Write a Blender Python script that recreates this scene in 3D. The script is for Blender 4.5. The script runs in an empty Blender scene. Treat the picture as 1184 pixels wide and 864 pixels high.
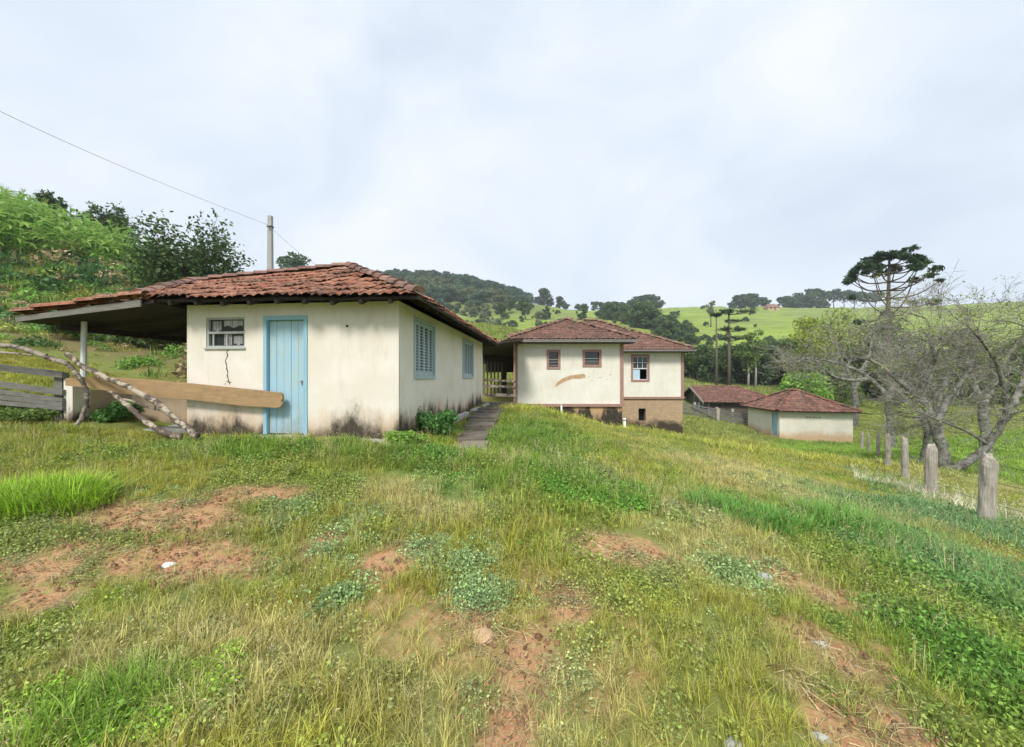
import bpy, math, random
import numpy as np
from mathutils import Vector, Matrix
R = math.radians
rng = np.random.default_rng(7)
random.seed(7)
S = bpy.context.scene
COL = S.collection
F = 445.0; HX = 592.0; HY = 437.0; CZ = 1.6          # focal (photo px), horizon, eye height

# ------------------------------------------------------------------ helpers
def at(px, py, Y):
    return Vector(((px-HX)/F*Y, Y, CZ+(HY-py)/F*Y))
def hash2(ix, iy, s):
    h = (ix.astype(np.int64)*374761393 + iy.astype(np.int64)*668265263 + s*2147483647) & 0xffffffff
    h = ((h ^ (h >> 13))*1274126177) & 0xffffffff
    return ((h ^ (h >> 16)) & 0xffffff)/float(0xffffff)
def vnoise(x, y, s=0):
    x = np.asarray(x, float); y = np.asarray(y, float)
    ix = np.floor(x); iy = np.floor(y); fx = x-ix; fy = y-iy
    fx = fx*fx*(3-2*fx); fy = fy*fy*(3-2*fy)
    a = hash2(ix, iy, s); b = hash2(ix+1, iy, s); c = hash2(ix, iy+1, s); d = hash2(ix+1, iy+1, s)
    return (a*(1-fx)+b*fx)*(1-fy)+(c*(1-fx)+d*fx)*fy
def fbm(x, y, s=0, o=4):
    t = 0; a = 0.5; n = 0
    for k in range(o):
        t = t+a*vnoise(x*2**k, y*2**k, s+k*17); n += a; a *= .5
    return t/n
def sstep(a, b, x):
    t = np.clip((x-a)/(b-a), 0, 1); return t*t*(3-2*t)

class MB:
    def __init__(s): s.v = []; s.f = []; s.c = []
    def face(s, pts, c=None):
        i = len(s.v); s.v += [tuple(p) for p in pts]; s.f.append(tuple(range(i, i+len(pts)))); s.c.append(0.5 if c is None else c)
    def box(s, x0, x1, y0, y1, z0, z1, c=None):
        s.hexa([(x0,y0,z0),(x1,y0,z0),(x1,y1,z0),(x0,y1,z0)], [(x0,y0,z1),(x1,y0,z1),(x1,y1,z1),(x0,y1,z1)], c)
    def hexa(s, lo, hi, c=None):
        i = len(s.v); s.v += [tuple(p) for p in lo]+[tuple(p) for p in hi]; n = len(lo)
        s.f.append(tuple(i+k for k in range(n-1, -1, -1))); s.f.append(tuple(i+n+k for k in range(n)))
        for k in range(n):
            k2 = (k+1) % n; s.f.append((i+k, i+k2, i+n+k2, i+n+k))
        s.c += [0.5 if c is None else c]*(n+2)
    def prism(s, poly, off):                       # polygon of 3-D points extruded by a vector
        off = Vector(off); s.hexa([Vector(p) for p in poly], [Vector(p)+off for p in poly])
    def bar(s, a, b, w, h, c=None, up=(0,0,1)):
        a = Vector(a); b = Vector(b); d = (b-a).normalized(); u = Vector(up)
        if abs(d.dot(u)) > .98: u = Vector((0,1,0))
        sx = d.cross(u).normalized()*w/2; su = sx.cross(d).normalized()*h/2
        s.hexa([a-sx-su, a+sx-su, a+sx+su, a-sx+su], [b-sx-su, b+sx-su, b+sx+su, b-sx+su], c)
    def tube(s, pts, rad, n=6, c=None, cap=True):
        pts = [Vector(p) for p in pts]; m = len(pts)
        if not hasattr(rad, '__len__'): rad = [rad]*m
        i0 = len(s.v); px = None
        for k in range(m):
            d = (pts[min(k+1, m-1)]-pts[max(k-1, 0)])
            d = d.normalized() if d.length > 1e-9 else Vector((0,0,1))
            if px is None:
                px = d.cross(Vector((0.31,0.17,1)) if abs(d.z) < .9 else Vector((1,.1,0))).normalized()
            else:
                px = (px-d*px.dot(d)).normalized()
            py = d.cross(px)
            for j in range(n):
                t = 2*math.pi*j/n
                s.v.append(tuple(pts[k]+(px*math.cos(t)+py*math.sin(t))*rad[k]))
        for k in range(m-1):
            for j in range(n):
                j2 = (j+1) % n
                s.f.append((i0+k*n+j, i0+k*n+j2, i0+(k+1)*n+j2, i0+(k+1)*n+j)); s.c.append(0.5 if c is None else c)
        if cap:
            s.f.append(tuple(i0+j for j in range(n-1, -1, -1))); s.f.append(tuple(i0+(m-1)*n+j for j in range(n)))
            s.c += [0.5 if c is None else c]*2
    def mesh(s, name, mat, smooth=False):
        me = bpy.data.meshes.new(name); me.from_pydata(s.v, [], s.f)
        a = me.attributes.new('rnd', 'FLOAT', 'FACE'); a.data.foreach_set('value', np.array(s.c, dtype=np.float32))
        if smooth: me.polygons.foreach_set('use_smooth', [True]*len(me.polygons))
        me.materials.append(mat); me.update(); return me
    def build(s, name, mat, parent=None, smooth=False, loc=None):
        return link(name, s.mesh(name, mat, smooth), parent, loc)
def link(name, me, parent=None, loc=None):
    o = bpy.data.objects.new(name, me); COL.objects.link(o)
    if parent: o.parent = parent
    if loc is not None: o.location = loc
    return o
def tag(o, label, cat, group=None):
    o['label'] = label; o['category'] = cat
    if group: o['group'] = group
    return o
def thing(name, label, cat, loc=(0,0,0), rz=0, group=None):
    o = bpy.data.objects.new(name, None); COL.objects.link(o); o.empty_display_size = .3
    o.location = loc; o.rotation_euler = (0,0,rz); return tag(o, label, cat, group)
def kind(o, k): o['kind'] = k; return o
def dup(root, loc, rz=0, sc=1.0, label=None, group=None):
    r = root.copy(); COL.objects.link(r); r.location = loc; r.rotation_euler = (0,0,rz)
    r.scale = (sc,sc,sc) if not hasattr(sc, '__len__') else sc
    if label: r['label'] = label
    if group: r['group'] = group
    for ch in list(root.children):
        c = ch.copy(); COL.objects.link(c); c.parent = r
    return r
def np_mesh(name, V, Q, mat, rnd=None, smooth=False):
    me = bpy.data.meshes.new(name); n = Q.shape[1]
    me.vertices.add(len(V)); me.vertices.foreach_set('co', V.astype(np.float32).ravel())
    me.loops.add(Q.size); me.loops.foreach_set('vertex_index', Q.astype(np.int32).ravel())
    me.polygons.add(len(Q)); me.polygons.foreach_set('loop_start', np.arange(0, Q.size, n, dtype=np.int32))
    if smooth: me.polygons.foreach_set('use_smooth', np.ones(len(Q), dtype=bool))
    if rnd is not None:
        a = me.attributes.new('rnd', 'FLOAT', 'FACE'); a.data.foreach_set('value', rnd.astype(np.float32))
    me.materials.append(mat); me.update(calc_edges=True); me.validate(); return me

# ------------------------------------------------------------------ materials
class NT:
    def __init__(s, name):
        s.m = bpy.data.materials.new(name); s.m.use_nodes = True; s.t = s.m.node_tree
        s.b = s.t.nodes['Principled BSDF']; s.out = s.t.nodes['Material Output']
        s.b.inputs['Specular IOR Level'].default_value = .25
    def n(s, typ, **kw):
        nd = s.t.nodes.new(typ)
        for k, v in kw.items():
            if k in nd.inputs.keys():
                if hasattr(v, 'is_output'): s.t.links.new(v, nd.inputs[k])
                else: nd.inputs[k].default_value = v
            else: setattr(nd, k, v)
        return nd
    def L(s, a, b): s.t.links.new(a, b)
    def coord(s, k='Object'):
        return s.n('ShaderNodeTexCoord').outputs[k]
    def mapped(s, src, scale=(1,1,1), loc=(0,0,0)):
        m = s.n('ShaderNodeMapping'); s.L(src, m.inputs['Vector']); m.inputs['Scale'].default_value = scale; m.inputs['Location'].default_value = loc
        return m.outputs[0]
    def noise(s, vec, scale, detail=5, rough=.6, dist=0.0):
        return s.n('ShaderNodeTexNoise', Vector=vec, Scale=scale, Detail=detail, Roughness=rough, Distortion=dist).outputs['Fac']
    def ramp(s, fac, stops, interp='LINEAR'):
        r = s.n('ShaderNodeValToRGB'); s.L(fac, r.inputs[0]); cr = r.color_ramp; cr.interpolation = interp
        while len(cr.elements) < len(stops): cr.elements.new(.5)
        for e, (p, c) in zip(cr.elements, stops):
            e.position = p; e.color = (c, c, c, 1) if not hasattr(c, '__len__') else (*c, 1)
        return r.outputs[0]
    def math(s, op, a, b=0.0, c=0.0):
        m = s.n('ShaderNodeMath', operation=op)
        for i, v in enumerate((a, b, c)):
            if hasattr(v, 'is_output'): s.L(v, m.inputs[i])
            else: m.inputs[i].default_value = v
        return m.outputs[0]
    def mix(s, fac, a, b, blend='MIX'):
        m = s.n('ShaderNodeMix', data_type='RGBA', blend_type=blend)
        for sock, v in ((m.inputs[0], fac), (m.inputs[6], a), (m.inputs[7], b)):
            if hasattr(v, 'is_output'): s.L(v, sock)
            elif hasattr(v, '__len__'): sock.default_value = (*v[:3], 1)
            else: sock.default_value = v
        return m.outputs[2]
    def attr(s, name, typ='GEOMETRY', out='Fac'):
        a = s.n('ShaderNodeAttribute'); a.attribute_name = name; a.attribute_type = typ; return a.outputs[out]
    def sep(s, v):
        x = s.n('ShaderNodeSeparateXYZ'); s.L(v, x.inputs[0]); return x.outputs
    def bump(s, h, strength=.3, dist=.02):
        b = s.n('ShaderNodeBump', Strength=strength, Distance=dist); s.L(h, b.inputs['Height']); s.L(b.outputs[0], s.b.inputs['Normal'])
    def done(s, color, rough=.85):
        if hasattr(color, 'is_output'): s.L(color, s.b.inputs['Base Color'])
        else: s.b.inputs['Base Color'].default_value = (*color, 1)
        if hasattr(rough, 'is_output'): s.L(rough, s.b.inputs['Roughness'])
        else: s.b.inputs['Roughness'].default_value = rough
        return s.m
    def leafy(s, color, trans=.3, rough=.55):
        s.done(color, rough); tr = s.n('ShaderNodeBsdfTranslucent'); s.L(color, tr.inputs[0])
        mx = s.n('ShaderNodeMixShader'); mx.inputs[0].default_value = trans
        s.L(s.b.outputs[0], mx.inputs[1]); s.L(tr.outputs[0], mx.inputs[2]); s.L(mx.outputs[0], s.out.inputs['Surface']); return s.m

def plaster(name, base, dirt, dirt_h, mildew=0.0, mildew_h=.3, seed=0.0, z0=0.0, kx=0.0):
    t = NT(name); o = t.coord(); z = t.math('SUBTRACT', t.math('MULTIPLY_ADD', t.sep(o)[0], -kx, t.sep(o)[2]), z0)
    n1 = t.noise(t.mapped(o, (1,1,1), (seed,0,0)), 1.2, 6); n2 = t.noise(t.mapped(o, (6,6,1.2), (0,seed,0)), 1.5, 5); n3 = t.noise(o, 14, 5)
    c = t.mix(t.ramp(n1, [(.35, 0), (.7, 1)]), base, tuple(b*k for b, k in zip(base, (.90,.87,.80))))
    c = t.mix(t.math('MULTIPLY', t.ramp(n2, [(.55, 0), (.8, 1)]), .34), c, (.46,.40,.31)); n6 = t.noise(t.mapped(o, (1,1,1), (2,seed,5)), .9, 3, .5); c = t.mix(t.ramp(n6, [(.50, 0), (.53, .16)]), c, (.66,.62,.53)); c = t.mix(t.ramp(t.noise(o, 30, 4, .7), [(.66, 0), (.72, .35)]), c, (.42,.37,.29))
    g = t.math('MULTIPLY_ADD', n1, .7, t.math('MULTIPLY', n2, .5))          # wandering edge of the rising damp
    e = t.math('SUBTRACT', t.math('MULTIPLY', g, dirt_h*1.7), z)
    c = t.mix(t.math('MULTIPLY', t.ramp(t.math('MULTIPLY_ADD', e, 1.6, .15), [(0, 0), (.8, 1)]), .75), c, dirt)
    if mildew > 0:
        m = t.noise(t.mapped(o, (3.6,3.6,1.7), (3,seed,1)), 1.9, 7, .75)
        m2 = t.noise(t.mapped(o, (.9,.9,.2), (seed,7,1)), 1.0, 2)
        e2 = t.math('SUBTRACT', t.math('MULTIPLY', t.math('MULTIPLY', m, t.ramp(m2, [(.38, .25), (.6, 1.5)])), mildew_h*2.4), z)
        c = t.mix(t.math('MULTIPLY', t.ramp(t.math('MULTIPLY_ADD', e2, 1.6, .42), [(0, 0), (1, 1)]), .75*mildew), c, (.17,.14,.105)); f = t.math('MULTIPLY', t.ramp(t.math('MULTIPLY_ADD', e2, 4.5, .35), [(0, 0), (1, 1)]), mildew)
        c = t.mix(f, c, t.ramp(n3, [(.3, (.018,.016,.014)), (.75, (.07,.06,.045))]))
    t.bump(t.math('MULTIPLY_ADD', n3, .5, n1), .35, .012)
    return t.done(c, .9)
def tile_mat(name, a, b, lich, amount):
    t = NT(name); o = t.coord(); r = t.attr('rnd')
    c = t.mix(r, a, b)
    n = t.noise(o, 1.3, 6, .65); n2 = t.noise(o, 16, 5, .7); n3 = t.noise(t.mapped(o, (1,1,1), (9,4,2)), 7, 5)
    c = t.mix(t.ramp(t.math('MULTIPLY_ADD', n2, .6, t.math('MULTIPLY', n, .5)), [(.62-amount, 0), (.74-amount*.6, 1)]), c, lich)
    c = t.mix(t.ramp(n3, [(.60, 0), (.72, .55)]), c, (.34,.27,.20))
    t.bump(n2, .4, .006); return t.done(c, .9)
def wood(name, a, b, sc=(1,1,12), spots=0.0, rough=.85):
    t = NT(name); o = t.coord(); r = t.attr('rnd')
    n = t.noise(t.mapped(o, sc), 3, 6, .65, .6); n2 = t.noise(o, 5, 4)
    c = t.mix(t.ramp(n, [(.3, 0), (.7, 1)]), a, b)
    c = t.mix(t.math('MULTIPLY', t.ramp(n2, [(.5, 0), (.72, 1)]), spots), c, (.05,.045,.04))
    c = t.mix(t.math('MULTIPLY_ADD', r, .5, .0), c, tuple(x*1.35 for x in b))
    t.bump(n, .5, .008); return t.done(c, rough)
def paint(name, a, worn, amount=.5, streak=(8,8,.7), dark=(.1,.12,.12), foot=0):
    t = NT(name); o = t.coord()
    n = t.noise(t.mapped(o, streak), 2.2, 6, .65); n2 = t.noise(o, 3.0, 5); n3 = t.noise(o, 22, 3)
    c = t.mix(t.math('MULTIPLY', t.ramp(n, [(.45, 0), (.72, 1)]), amount), a, worn)
    c = t.mix(t.math('MULTIPLY', t.ramp(n2, [(.55, 0), (.8, 1)]), .3), c, tuple(x*.7 for x in a))
    c = t.mix(t.math('MULTIPLY', t.ramp(n3, [(.66, 0), (.72, 1)]), .5), c, dark)
    if foot: c = t.mix(t.math('MULTIPLY', t.ramp(t.math('SUBTRACT', t.math('MULTIPLY_ADD', n, .9, t.math('MULTIPLY', t.noise(o, 11, 5, .7), .5)), t.sep(o)[2]), [(.25, 0), (.62, 1)]), .6), c, (.22,.25,.24)); c = t.mix(t.math('MULTIPLY', t.ramp(t.noise(t.mapped(o, (5,5,.35), (1,4,0)), 2.6, 5, .6), [(.56, 0), (.66, 1)]), .5), c, (.50,.50,.34))
    t.bump(n, .25, .004); return t.done(c, .6)
def foliage(name, a, b, trans=.28, world=0.0, alt=None):
    t = NT(name); r = t.attr('rnd'); oi = t.n('ShaderNodeObjectInfo').outputs['Random']
    c = t.mix(r, a, b)
    c = t.mix(t.math('MULTIPLY', oi, .45), c, alt or tuple(x*.62 for x in b))
    return t.leafy(c, trans)
def plain(name, c, rough=.8, var=.25, sc=8):
    t = NT(name); o = t.coord(); n = t.noise(o, sc, 5)
    t.bump(n, .2, .005)
    return t.done(t.mix(t.ramp(n, [(.3, 0), (.7, 1)]), tuple(x*(1-var) for x in c), tuple(x*(1+var*.4) for x in c)), rough)

M = {}
M['cream'] = plaster('cream_plaster', (.81,.77,.71), (.66,.43,.24), .50, .92, .27, 1.0)
M['cream_side'] = M['cream']
M['ivory'] = plaster('ivory_plaster', (.83,.815,.75), (.66,.50,.30), .20, 0, .2, 4.0)
M['hut'] = plaster('hut_plaster', (.84,.81,.72), (.64,.39,.20), .42, 0, .3, 8.0)
M['porch_wall'] = plaster('porch_plaster', (.56,.43,.30), (.40,.28,.18), .5, .5, .2, 2.0)
M['tile'] = tile_mat('clay_tiles', (.30,.12,.072), (.43,.225,.15), (.06,.04,.034), .11)
M['tile_old'] = tile_mat('dark_clay_tiles', (.19,.088,.064), (.28,.15,.11), (.075,.055,.046), .14)
M['tile_red'] = tile_mat('red_clay_tiles', (.175,.075,.055), (.36,.185,.135), (.075,.055,.045), .13)
M['cap'] = tile_mat('ridge_tiles', (.22,.12,.10), (.36,.22,.17), (.09,.075,.065), .10)
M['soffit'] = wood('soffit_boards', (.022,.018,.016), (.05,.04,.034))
M['blue_door'] = paint('worn_blue_paint', (.36,.56,.69), (.50,.56,.44), .7, foot=1)
M['blue_frame'] = paint('blue_frame_paint', (.29,.50,.63), (.38,.54,.6), .5)
M['shutter'] = paint('grey_blue_paint', (.40,.49,.54), (.50,.54,.54), .5)
M['trim'] = paint('brown_pink_trim', (.36,.215,.175), (.45,.32,.26), .5, (3,3,3))
M['white_paint'] = paint('white_paint', (.72,.75,.76), (.6,.62,.6), .3)
M['pale_blue'] = paint('pale_blue_paint', (.50,.66,.80), (.55,.66,.74), .3)
M['steel'] = paint('painted_steel', (.42,.45,.43), (.3,.3,.27), .4)
M['plank'] = wood('sawn_plank', (.23,.145,.075), (.43,.29,.155), (1.0,6,16), .35)
M['log'] = wood('bleached_log', (.50,.43,.33), (.27,.21,.16), (4,4,4), .9)
def mottled(name, a, b, d):
    t = NT(name); o = t.coord(); n = t.noise(t.mapped(o, (1,1,1), (5,1,2)), 9, 6, .7); n2 = t.noise(o, 34, 4, .7); n3 = t.noise(o, 2.2, 2)
    c = t.mix(t.ramp(n2, [(.35, 0), (.65, 1)]), a, b); c = t.mix(t.ramp(t.math('MULTIPLY_ADD', n3, .7, t.math('MULTIPLY', n, .7)), [(.66, 0), (.74, .95)]), c, d); t.bump(t.math('ADD', n, n2), .8, .02); return t.done(c, .95)
M['log'] = mottled('bleached_log', (.54,.47,.37), (.40,.33,.25), (.11,.085,.07))
M['log_dark'] = mottled('bark_log', (.42,.37,.31), (.29,.24,.20), (.10,.08,.066))
M['grey_wood'] = wood('weathered_boards', (.10,.10,.095), (.23,.22,.20), (1.5,6,12), .4)
M['post'] = wood('weathered_posts', (.15,.128,.105), (.53,.49,.42), (16,16,1.3), .55)
M['barn'] = wood('barn_boards', (.05,.042,.036), (.14,.118,.10), (1.5,4,10), .3)
M['concrete'] = plain('grey_concrete', (.46,.46,.45), .9, .2, 6)
M['pole_mat'] = plain('pole_concrete', (.40,.40,.395), .9, .12, 4)
M['pvc'] = plain('white_pipe_plastic', (.78,.78,.74), .4, .1)
M['black'] = plain('dark_interior', (.010,.010,.011), .95, .3)  # near-black colour in place of the unlit depth behind openings
M['wire'] = plain('wire_metal', (.06,.06,.06), .5, .1)
M['crack'] = plain('crack_dark', (.10,.085,.07), .95, .4, 30)
M['rust'] = plain('rusty_crack', (.36,.19,.09), .95, .4, 30)
M['patch'] = plain('bare_render', (.56,.39,.23), .95, .3, 10)
M['curtain'] = plain('grey_curtain', (.42,.41,.42), .9, .4, 9)
M['insul'] = plain('insulator_white', (.6,.6,.58), .3, .1)
def glass_mat():
    t = NT('window_glass'); t.b.inputs['Specular IOR Level'].default_value = .6
    return t.done((.035,.04,.045), .08)
M['glass'] = glass_mat()
def brick_mat(name, c1, c2, mortar, mild, msc=1.0):
    t = NT(name); o = t.coord(); x, y, z = t.sep(o)
    cm = t.n('ShaderNodeCombineXYZ'); t.L(t.math('ADD', x, y), cm.inputs[0]); t.L(z, cm.inputs[1])
    br = t.n('ShaderNodeTexBrick', Vector=cm.outputs[0], Scale=1.0)
    br.inputs['Brick Width'].default_value = .24; br.inputs['Row Height'].default_value = .085; br.inputs['Mortar Size'].default_value = .012
    br.inputs['Color1'].default_value = (*c1,1); br.inputs['Color2'].default_value = (*c2,1); br.inputs['Mortar'].default_value = (*mortar,1)
    n = t.noise(o, 1.1*msc, 6, .7); n2 = t.noise(o, 6, 5)
    c = t.mix(t.ramp(n2, [(.35, 0), (.75, .6)]), br.outputs[0], tuple(k*.62 for k in c1))
    e = t.math('SUBTRACT', t.math('MULTIPLY_ADD', n, mild[1], mild[2]), z)
    c = t.mix(t.math('MULTIPLY', t.ramp(t.math('MULTIPLY_ADD', e, 2.5, .3), [(0, 0), (1, 1)]), mild[0]), c, (.03,.026,.02))
    t.bump(br.outputs['Fac'], -.4, .01); return t.done(c, .92)
M['brick'] = brick_mat('tan_bricks', (.48,.335,.21), (.55,.40,.26), (.40,.31,.215), (.92, 1.5, -2.0))
M['plinth'] = plaster('plinth_render', (.56,.37,.20), (.42,.29,.17), .5, .95, .50, 3.0, .36, -.215)

# ------------------------------------------------------------------ terrain height
YN = [16,25,32,40,50,60,75,90,140,200,280,380,600,1500]
TAB = {
 -250:[388,300,255,215,205,212,235,260,300,320,330,335,360,400],
 0:   [400,322,280,252,250,262,280,298,325,335,340,345,370,405],
 150: [403,350,322,304,298,302,312,322,335,340,345,350,375,405],
 300: [420,390,370,352,342,338,336,336,337,337,335,332,350,400],
 420: [440,420,408,396,380,368,355,350,348,343,332,325,348,400],
 520: [465,446,434,418,398,383,373,380,400,388,352,324,355,405],
 570: [467,450,441,427,408,392,378,380,402,384,352,334,362,405],
 600: [470,456,445,433,414,397,383,385,402,378,356,347,372,405],
 650: [485,470,457,446,428,412,398,396,401,378,361,359,380,405],
 700: [495,482,468,457,442,430,417,410,402,378,362,360,380,405],
 800: [521,506,492,478,464,452,446,440,408,380,361,355,376,405],
 900: [535,518,509,492,473,463,452,446,408,378,361,355,376,405],
 1000:[543,524,513,494,477,468,457,448,412,378,359,356,376,405],
 1100:[543,516,502,490,477,466,452,438,400,365,352,356,376,405],
 1200:[548,510,495,480,466,452,437,420,380,354,346,354,376,405],
 1450:[535,500,483,466,450,437,420,403,365,342,338,350,376,405]}
NU, NL = 220, 240
_pxs = np.array(sorted(TAB)); _us = (_pxs-HX)/F
UG = np.linspace(-1.9, 1.9, NU); LG = np.linspace(math.log(16), math.log(1500), NL)
_rows = np.array([np.interp(LG, np.log(YN), TAB[k]) for k in _pxs])
PYG = np.array([np.interp(UG, _us, _rows[:, j]) for j in range(NL)]).T
def blur(a, n, ax):
    k = np.exp(-np.linspace(-2, 2, 2*n+1)**2); k /= k.sum(); p = np.pad(a, [(n, n) if i == ax else (0, 0) for i in (0, 1)], mode='edge')
    return np.apply_along_axis(lambda r: np.convolve(r, k, 'valid'), ax, p)
PYG = blur(blur(PYG, 6, 0), 4, 1)
def z_far(x, y):
    D = np.maximum(np.maximum(y, np.abs(x)/1.9), np.maximum(-y, .1)); u = np.clip(x/D, -1.9, 1.9)
    l = np.clip(np.log(np.maximum(D, 16)), LG[0], LG[-1]-1e-6)
    fu = (u-UG[0])/(UG[1]-UG[0]); fl = (l-LG[0])/(LG[1]-LG[0])
    iu = np.clip(fu.astype(int), 0, NU-2); il = np.clip(fl.astype(int), 0, NL-2); fu = fu-iu; fl = fl-il
    py = (PYG[iu,il]*(1-fu)+PYG[iu+1,il]*fu)*(1-fl)+(PYG[iu,il+1]*(1-fu)+PYG[iu+1,il+1]*fu)*fl
    z = CZ+(HY-py)/F*D
    back = sstep(0, 40, -y)*sstep(0.5, 1.5, -y/np.maximum(np.abs(x), 1))
    return z*(1-back)
CP = [(0,0,0),(0,2,0),(-2,2,.02),(2,2,-.08),(-4,3,.2),(4,3,-.38),(0,4,.1),(-3,5,.36),(0,6,.26),(2,6,.05),(-6,1,.2),(6,1,-.55),(0,-4,-.1),(-6,-4,.1),(6,-4,-.6),
 (-5.9,7,.58),(-1.9,6.5,.5),(-4,6.7,.54),(-8.3,7.2,.74),(-9.6,7.0,.95),(-5.3,4,.34),(-10,4,.7),(-9,10,1.0),(-6.5,9,.6),(-6.5,13,1.0),(-4,16,1.2),(-2.5,15,.6),(-1,14.5,.55),(-.6,10,.44),(-.8,7,.32),(-1.5,11,.5),
 (1,8,.28),(1,11,.38),(.6,15,.42),(.3,18.4,.22),(2.5,18.4,-.42),(5.3,18.4,-1.2),(5.3,24,-1.7),(7.5,25.5,-2.15),(11.4,25.5,-2.5),(3,13,-.05),(4,9,-.2),(6,15,-.75),(9,19,-1.5),
 (7.85,6.4,-.86),(9.2,8.5,-1.07),(11.3,11.1,-1.33),(13.4,13.7,-1.6),(18.5,19.5,-2.3),(23,25,-2.85),(21.6,31,-3.45),(27,30.4,-3.95),(15,25,-2.35),(5,5,-.48),(10.6,8,-1.25),(16,14,-1.85),(19.5,15,-2.2),(26,20,-2.6),(12,6,-1.3),(12,2,-1.2),(-12,12,2.2),(-10,14,2.7),(-14,9,2.4)]
for _px in (-250,0,150,300,420,520,600,700,800,900,1000,1100,1200,1400):
    for _y in (20, 27, 36):
        u = (_px-HX)/F; CP.append((u*_y, _y, float(z_far(np.array([u*_y]), np.array([float(_y)]))[0])))
CP = np.array(CP, float)
def _phi(d): return d                                     # biharmonic-like kernel: smooth and tame
_d = np.sqrt(((CP[:, None, :2]-CP[None, :, :2])**2).sum(-1)+.6)
_A = np.zeros((len(CP)+3,)*2); _A[:len(CP), :len(CP)] = _d; P3 = np.c_[np.ones(len(CP)), CP[:, :2]]
_A[:len(CP), len(CP):] = P3; _A[len(CP):, :len(CP)] = P3.T
_w = np.linalg.solve(_A+np.diag([1e-3]*len(CP)+[0]*3), np.r_[CP[:, 2], 0, 0, 0])
def z_near(x, y):
    out = np.full(x.shape, _w[-3])+_w[-2]*x+_w[-1]*y
    for i in range(len(CP)): out = out+_w[i]*np.sqrt((x-CP[i, 0])**2+(y-CP[i, 1])**2+.6)
    return out
def height(x, y):
    x = np.atleast_1d(np.asarray(x, float)); y = np.atleast_1d(np.asarray(y, float))
    D = np.maximum(np.maximum(y, np.abs(x)/1.9), -y)
    w = sstep(17, 30, D)
    zn = z_near(np.clip(x, -45, 55), np.clip(y, -12, 40))
    z = zn*(1-w)+z_far(x, y)*w
    z = z+(fbm(x*.9, y*.9, 3)-.5)*.16*np.exp(-D/30)+(fbm(x*.05, y*.05, 9)-.5)*5*sstep(50, 260, D)
    return z
def hz(x, y): return float(height(x, y)[0])
_YS = np.exp(np.linspace(math.log(1.2), math.log(900), 1400))
def gp(px, py, ymin=1.2):
    u = (px-HX)/F; v = (HY-py)/F; m = _YS[_YS >= ymin]
    d = CZ+v*m-height(u*m, m); k = np.argmax(d < 0); Y = m[k] if d[k] < 0 else m[-1]
    return np.array([u*Y, Y, hz(u*Y, Y)])
def on(px, Y, dz=0.0):
    x = (px-HX)/F*Y; return Vector((x, Y, hz(x, Y)+dz))

# ------------------------------------------------------------------ ground zones (world-space)
def zone(px, py, rx, ry):
    c = gp(px, py); a = gp(px, py+ry); b = gp(px, max(py-ry, 462))
    return (c[0], c[1], rx/F*c[1], max(.25, (b[1]-a[1])/2))
SOIL = [zone(*z) for z in [(160,600,95,20),(230,600,60,14),(190,648,110,16),(60,655,60,14),(655,700,38,26),(610,770,40,40),(590,835,35,28),(960,690,26,14),(966,760,28,30),(958,835,34,30),
                           (720,632,45,10),(450,652,30,16),(372,632,24,9),(545,705,24,9),(905,668,26,8),(1060,860,30,8),(300,575,50,8),(55,690,40,10)]]
STRAW = [zone(*z) for z in [(860,548,95,18),(930,575,70,20),(790,590,70,18),(820,640,90,30),(500,575,80,25),(560,800,160,60),(280,760,170,50),(1150,560,60,20)]]
LUSH = [zone(*z) for z in [(1085,655,100,55),(1130,760,70,60),(690,572,62,20),(640,545,60,20),(610,505,60,25),(40,590,45,20),(960,610,45,14),(120,830,80,30),(480,530,90,16),(300,520,120,12),(560,560,60,16),(1000,585,60,14)]]
def inzones(Z, x, y, soft=.55, s=5):
    n = (fbm(x*1.5, y*1.5, s)-.5)*1.5+(fbm(x*6, y*6, s+1)-.5)*.9; m = np.zeros(np.shape(x))
    for cx, cy, rx, ry in Z:
        d = np.sqrt(((x-cx)/rx)**2+((y-cy)/ry)**2)+n; m = np.maximum(m, 1-sstep(1-soft, 1+soft, d))
    return m
def grass_tint(x, y):
    n = fbm(x*.35, y*.35, 21); n2 = fbm(x*1.3, y*1.3, 33)
    a = np.array([.53,.525,.10]); b = np.array([.40,.475,.08]); c = np.array([.64,.57,.20]); g = np.array([.25,.46,.07]); k = np.array([.27,.47,.17])
    w = sstep(.38, .62, n*.55+n2*.45)[..., None]
    t = a*(1-w)+b*w
    w = (sstep(.58, .74, n2)*.38)[..., None]; t = t*(1-w)+c*w
    w = (inzones(STRAW, x, y, .8, 6)*.85)[..., None]; t = t*(1-w)+np.array([.74,.66,.29])*w
    w = (inzones(LUSH, x, y, .7, 7)*.85)[..., None]; kk = sstep(3.0, 5, x)[..., None]
    t = t*(1-w)+(g*(1-kk)+k*kk)*w
    D = np.maximum(y, np.abs(x)/1.9)
    w = sstep(16, 30, D)[..., None]*.6; t = t*(1-w)+np.array([.39,.46,.16])*w
    w = (sstep(13, 17, x)*sstep(34, 26, y)*sstep(6, 10, y)*sstep(.62, .74, x/np.maximum(y, 1))*.8)[..., None]; t = t*(1-w)+np.array([.32,.54,.08])*w
    return t

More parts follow.
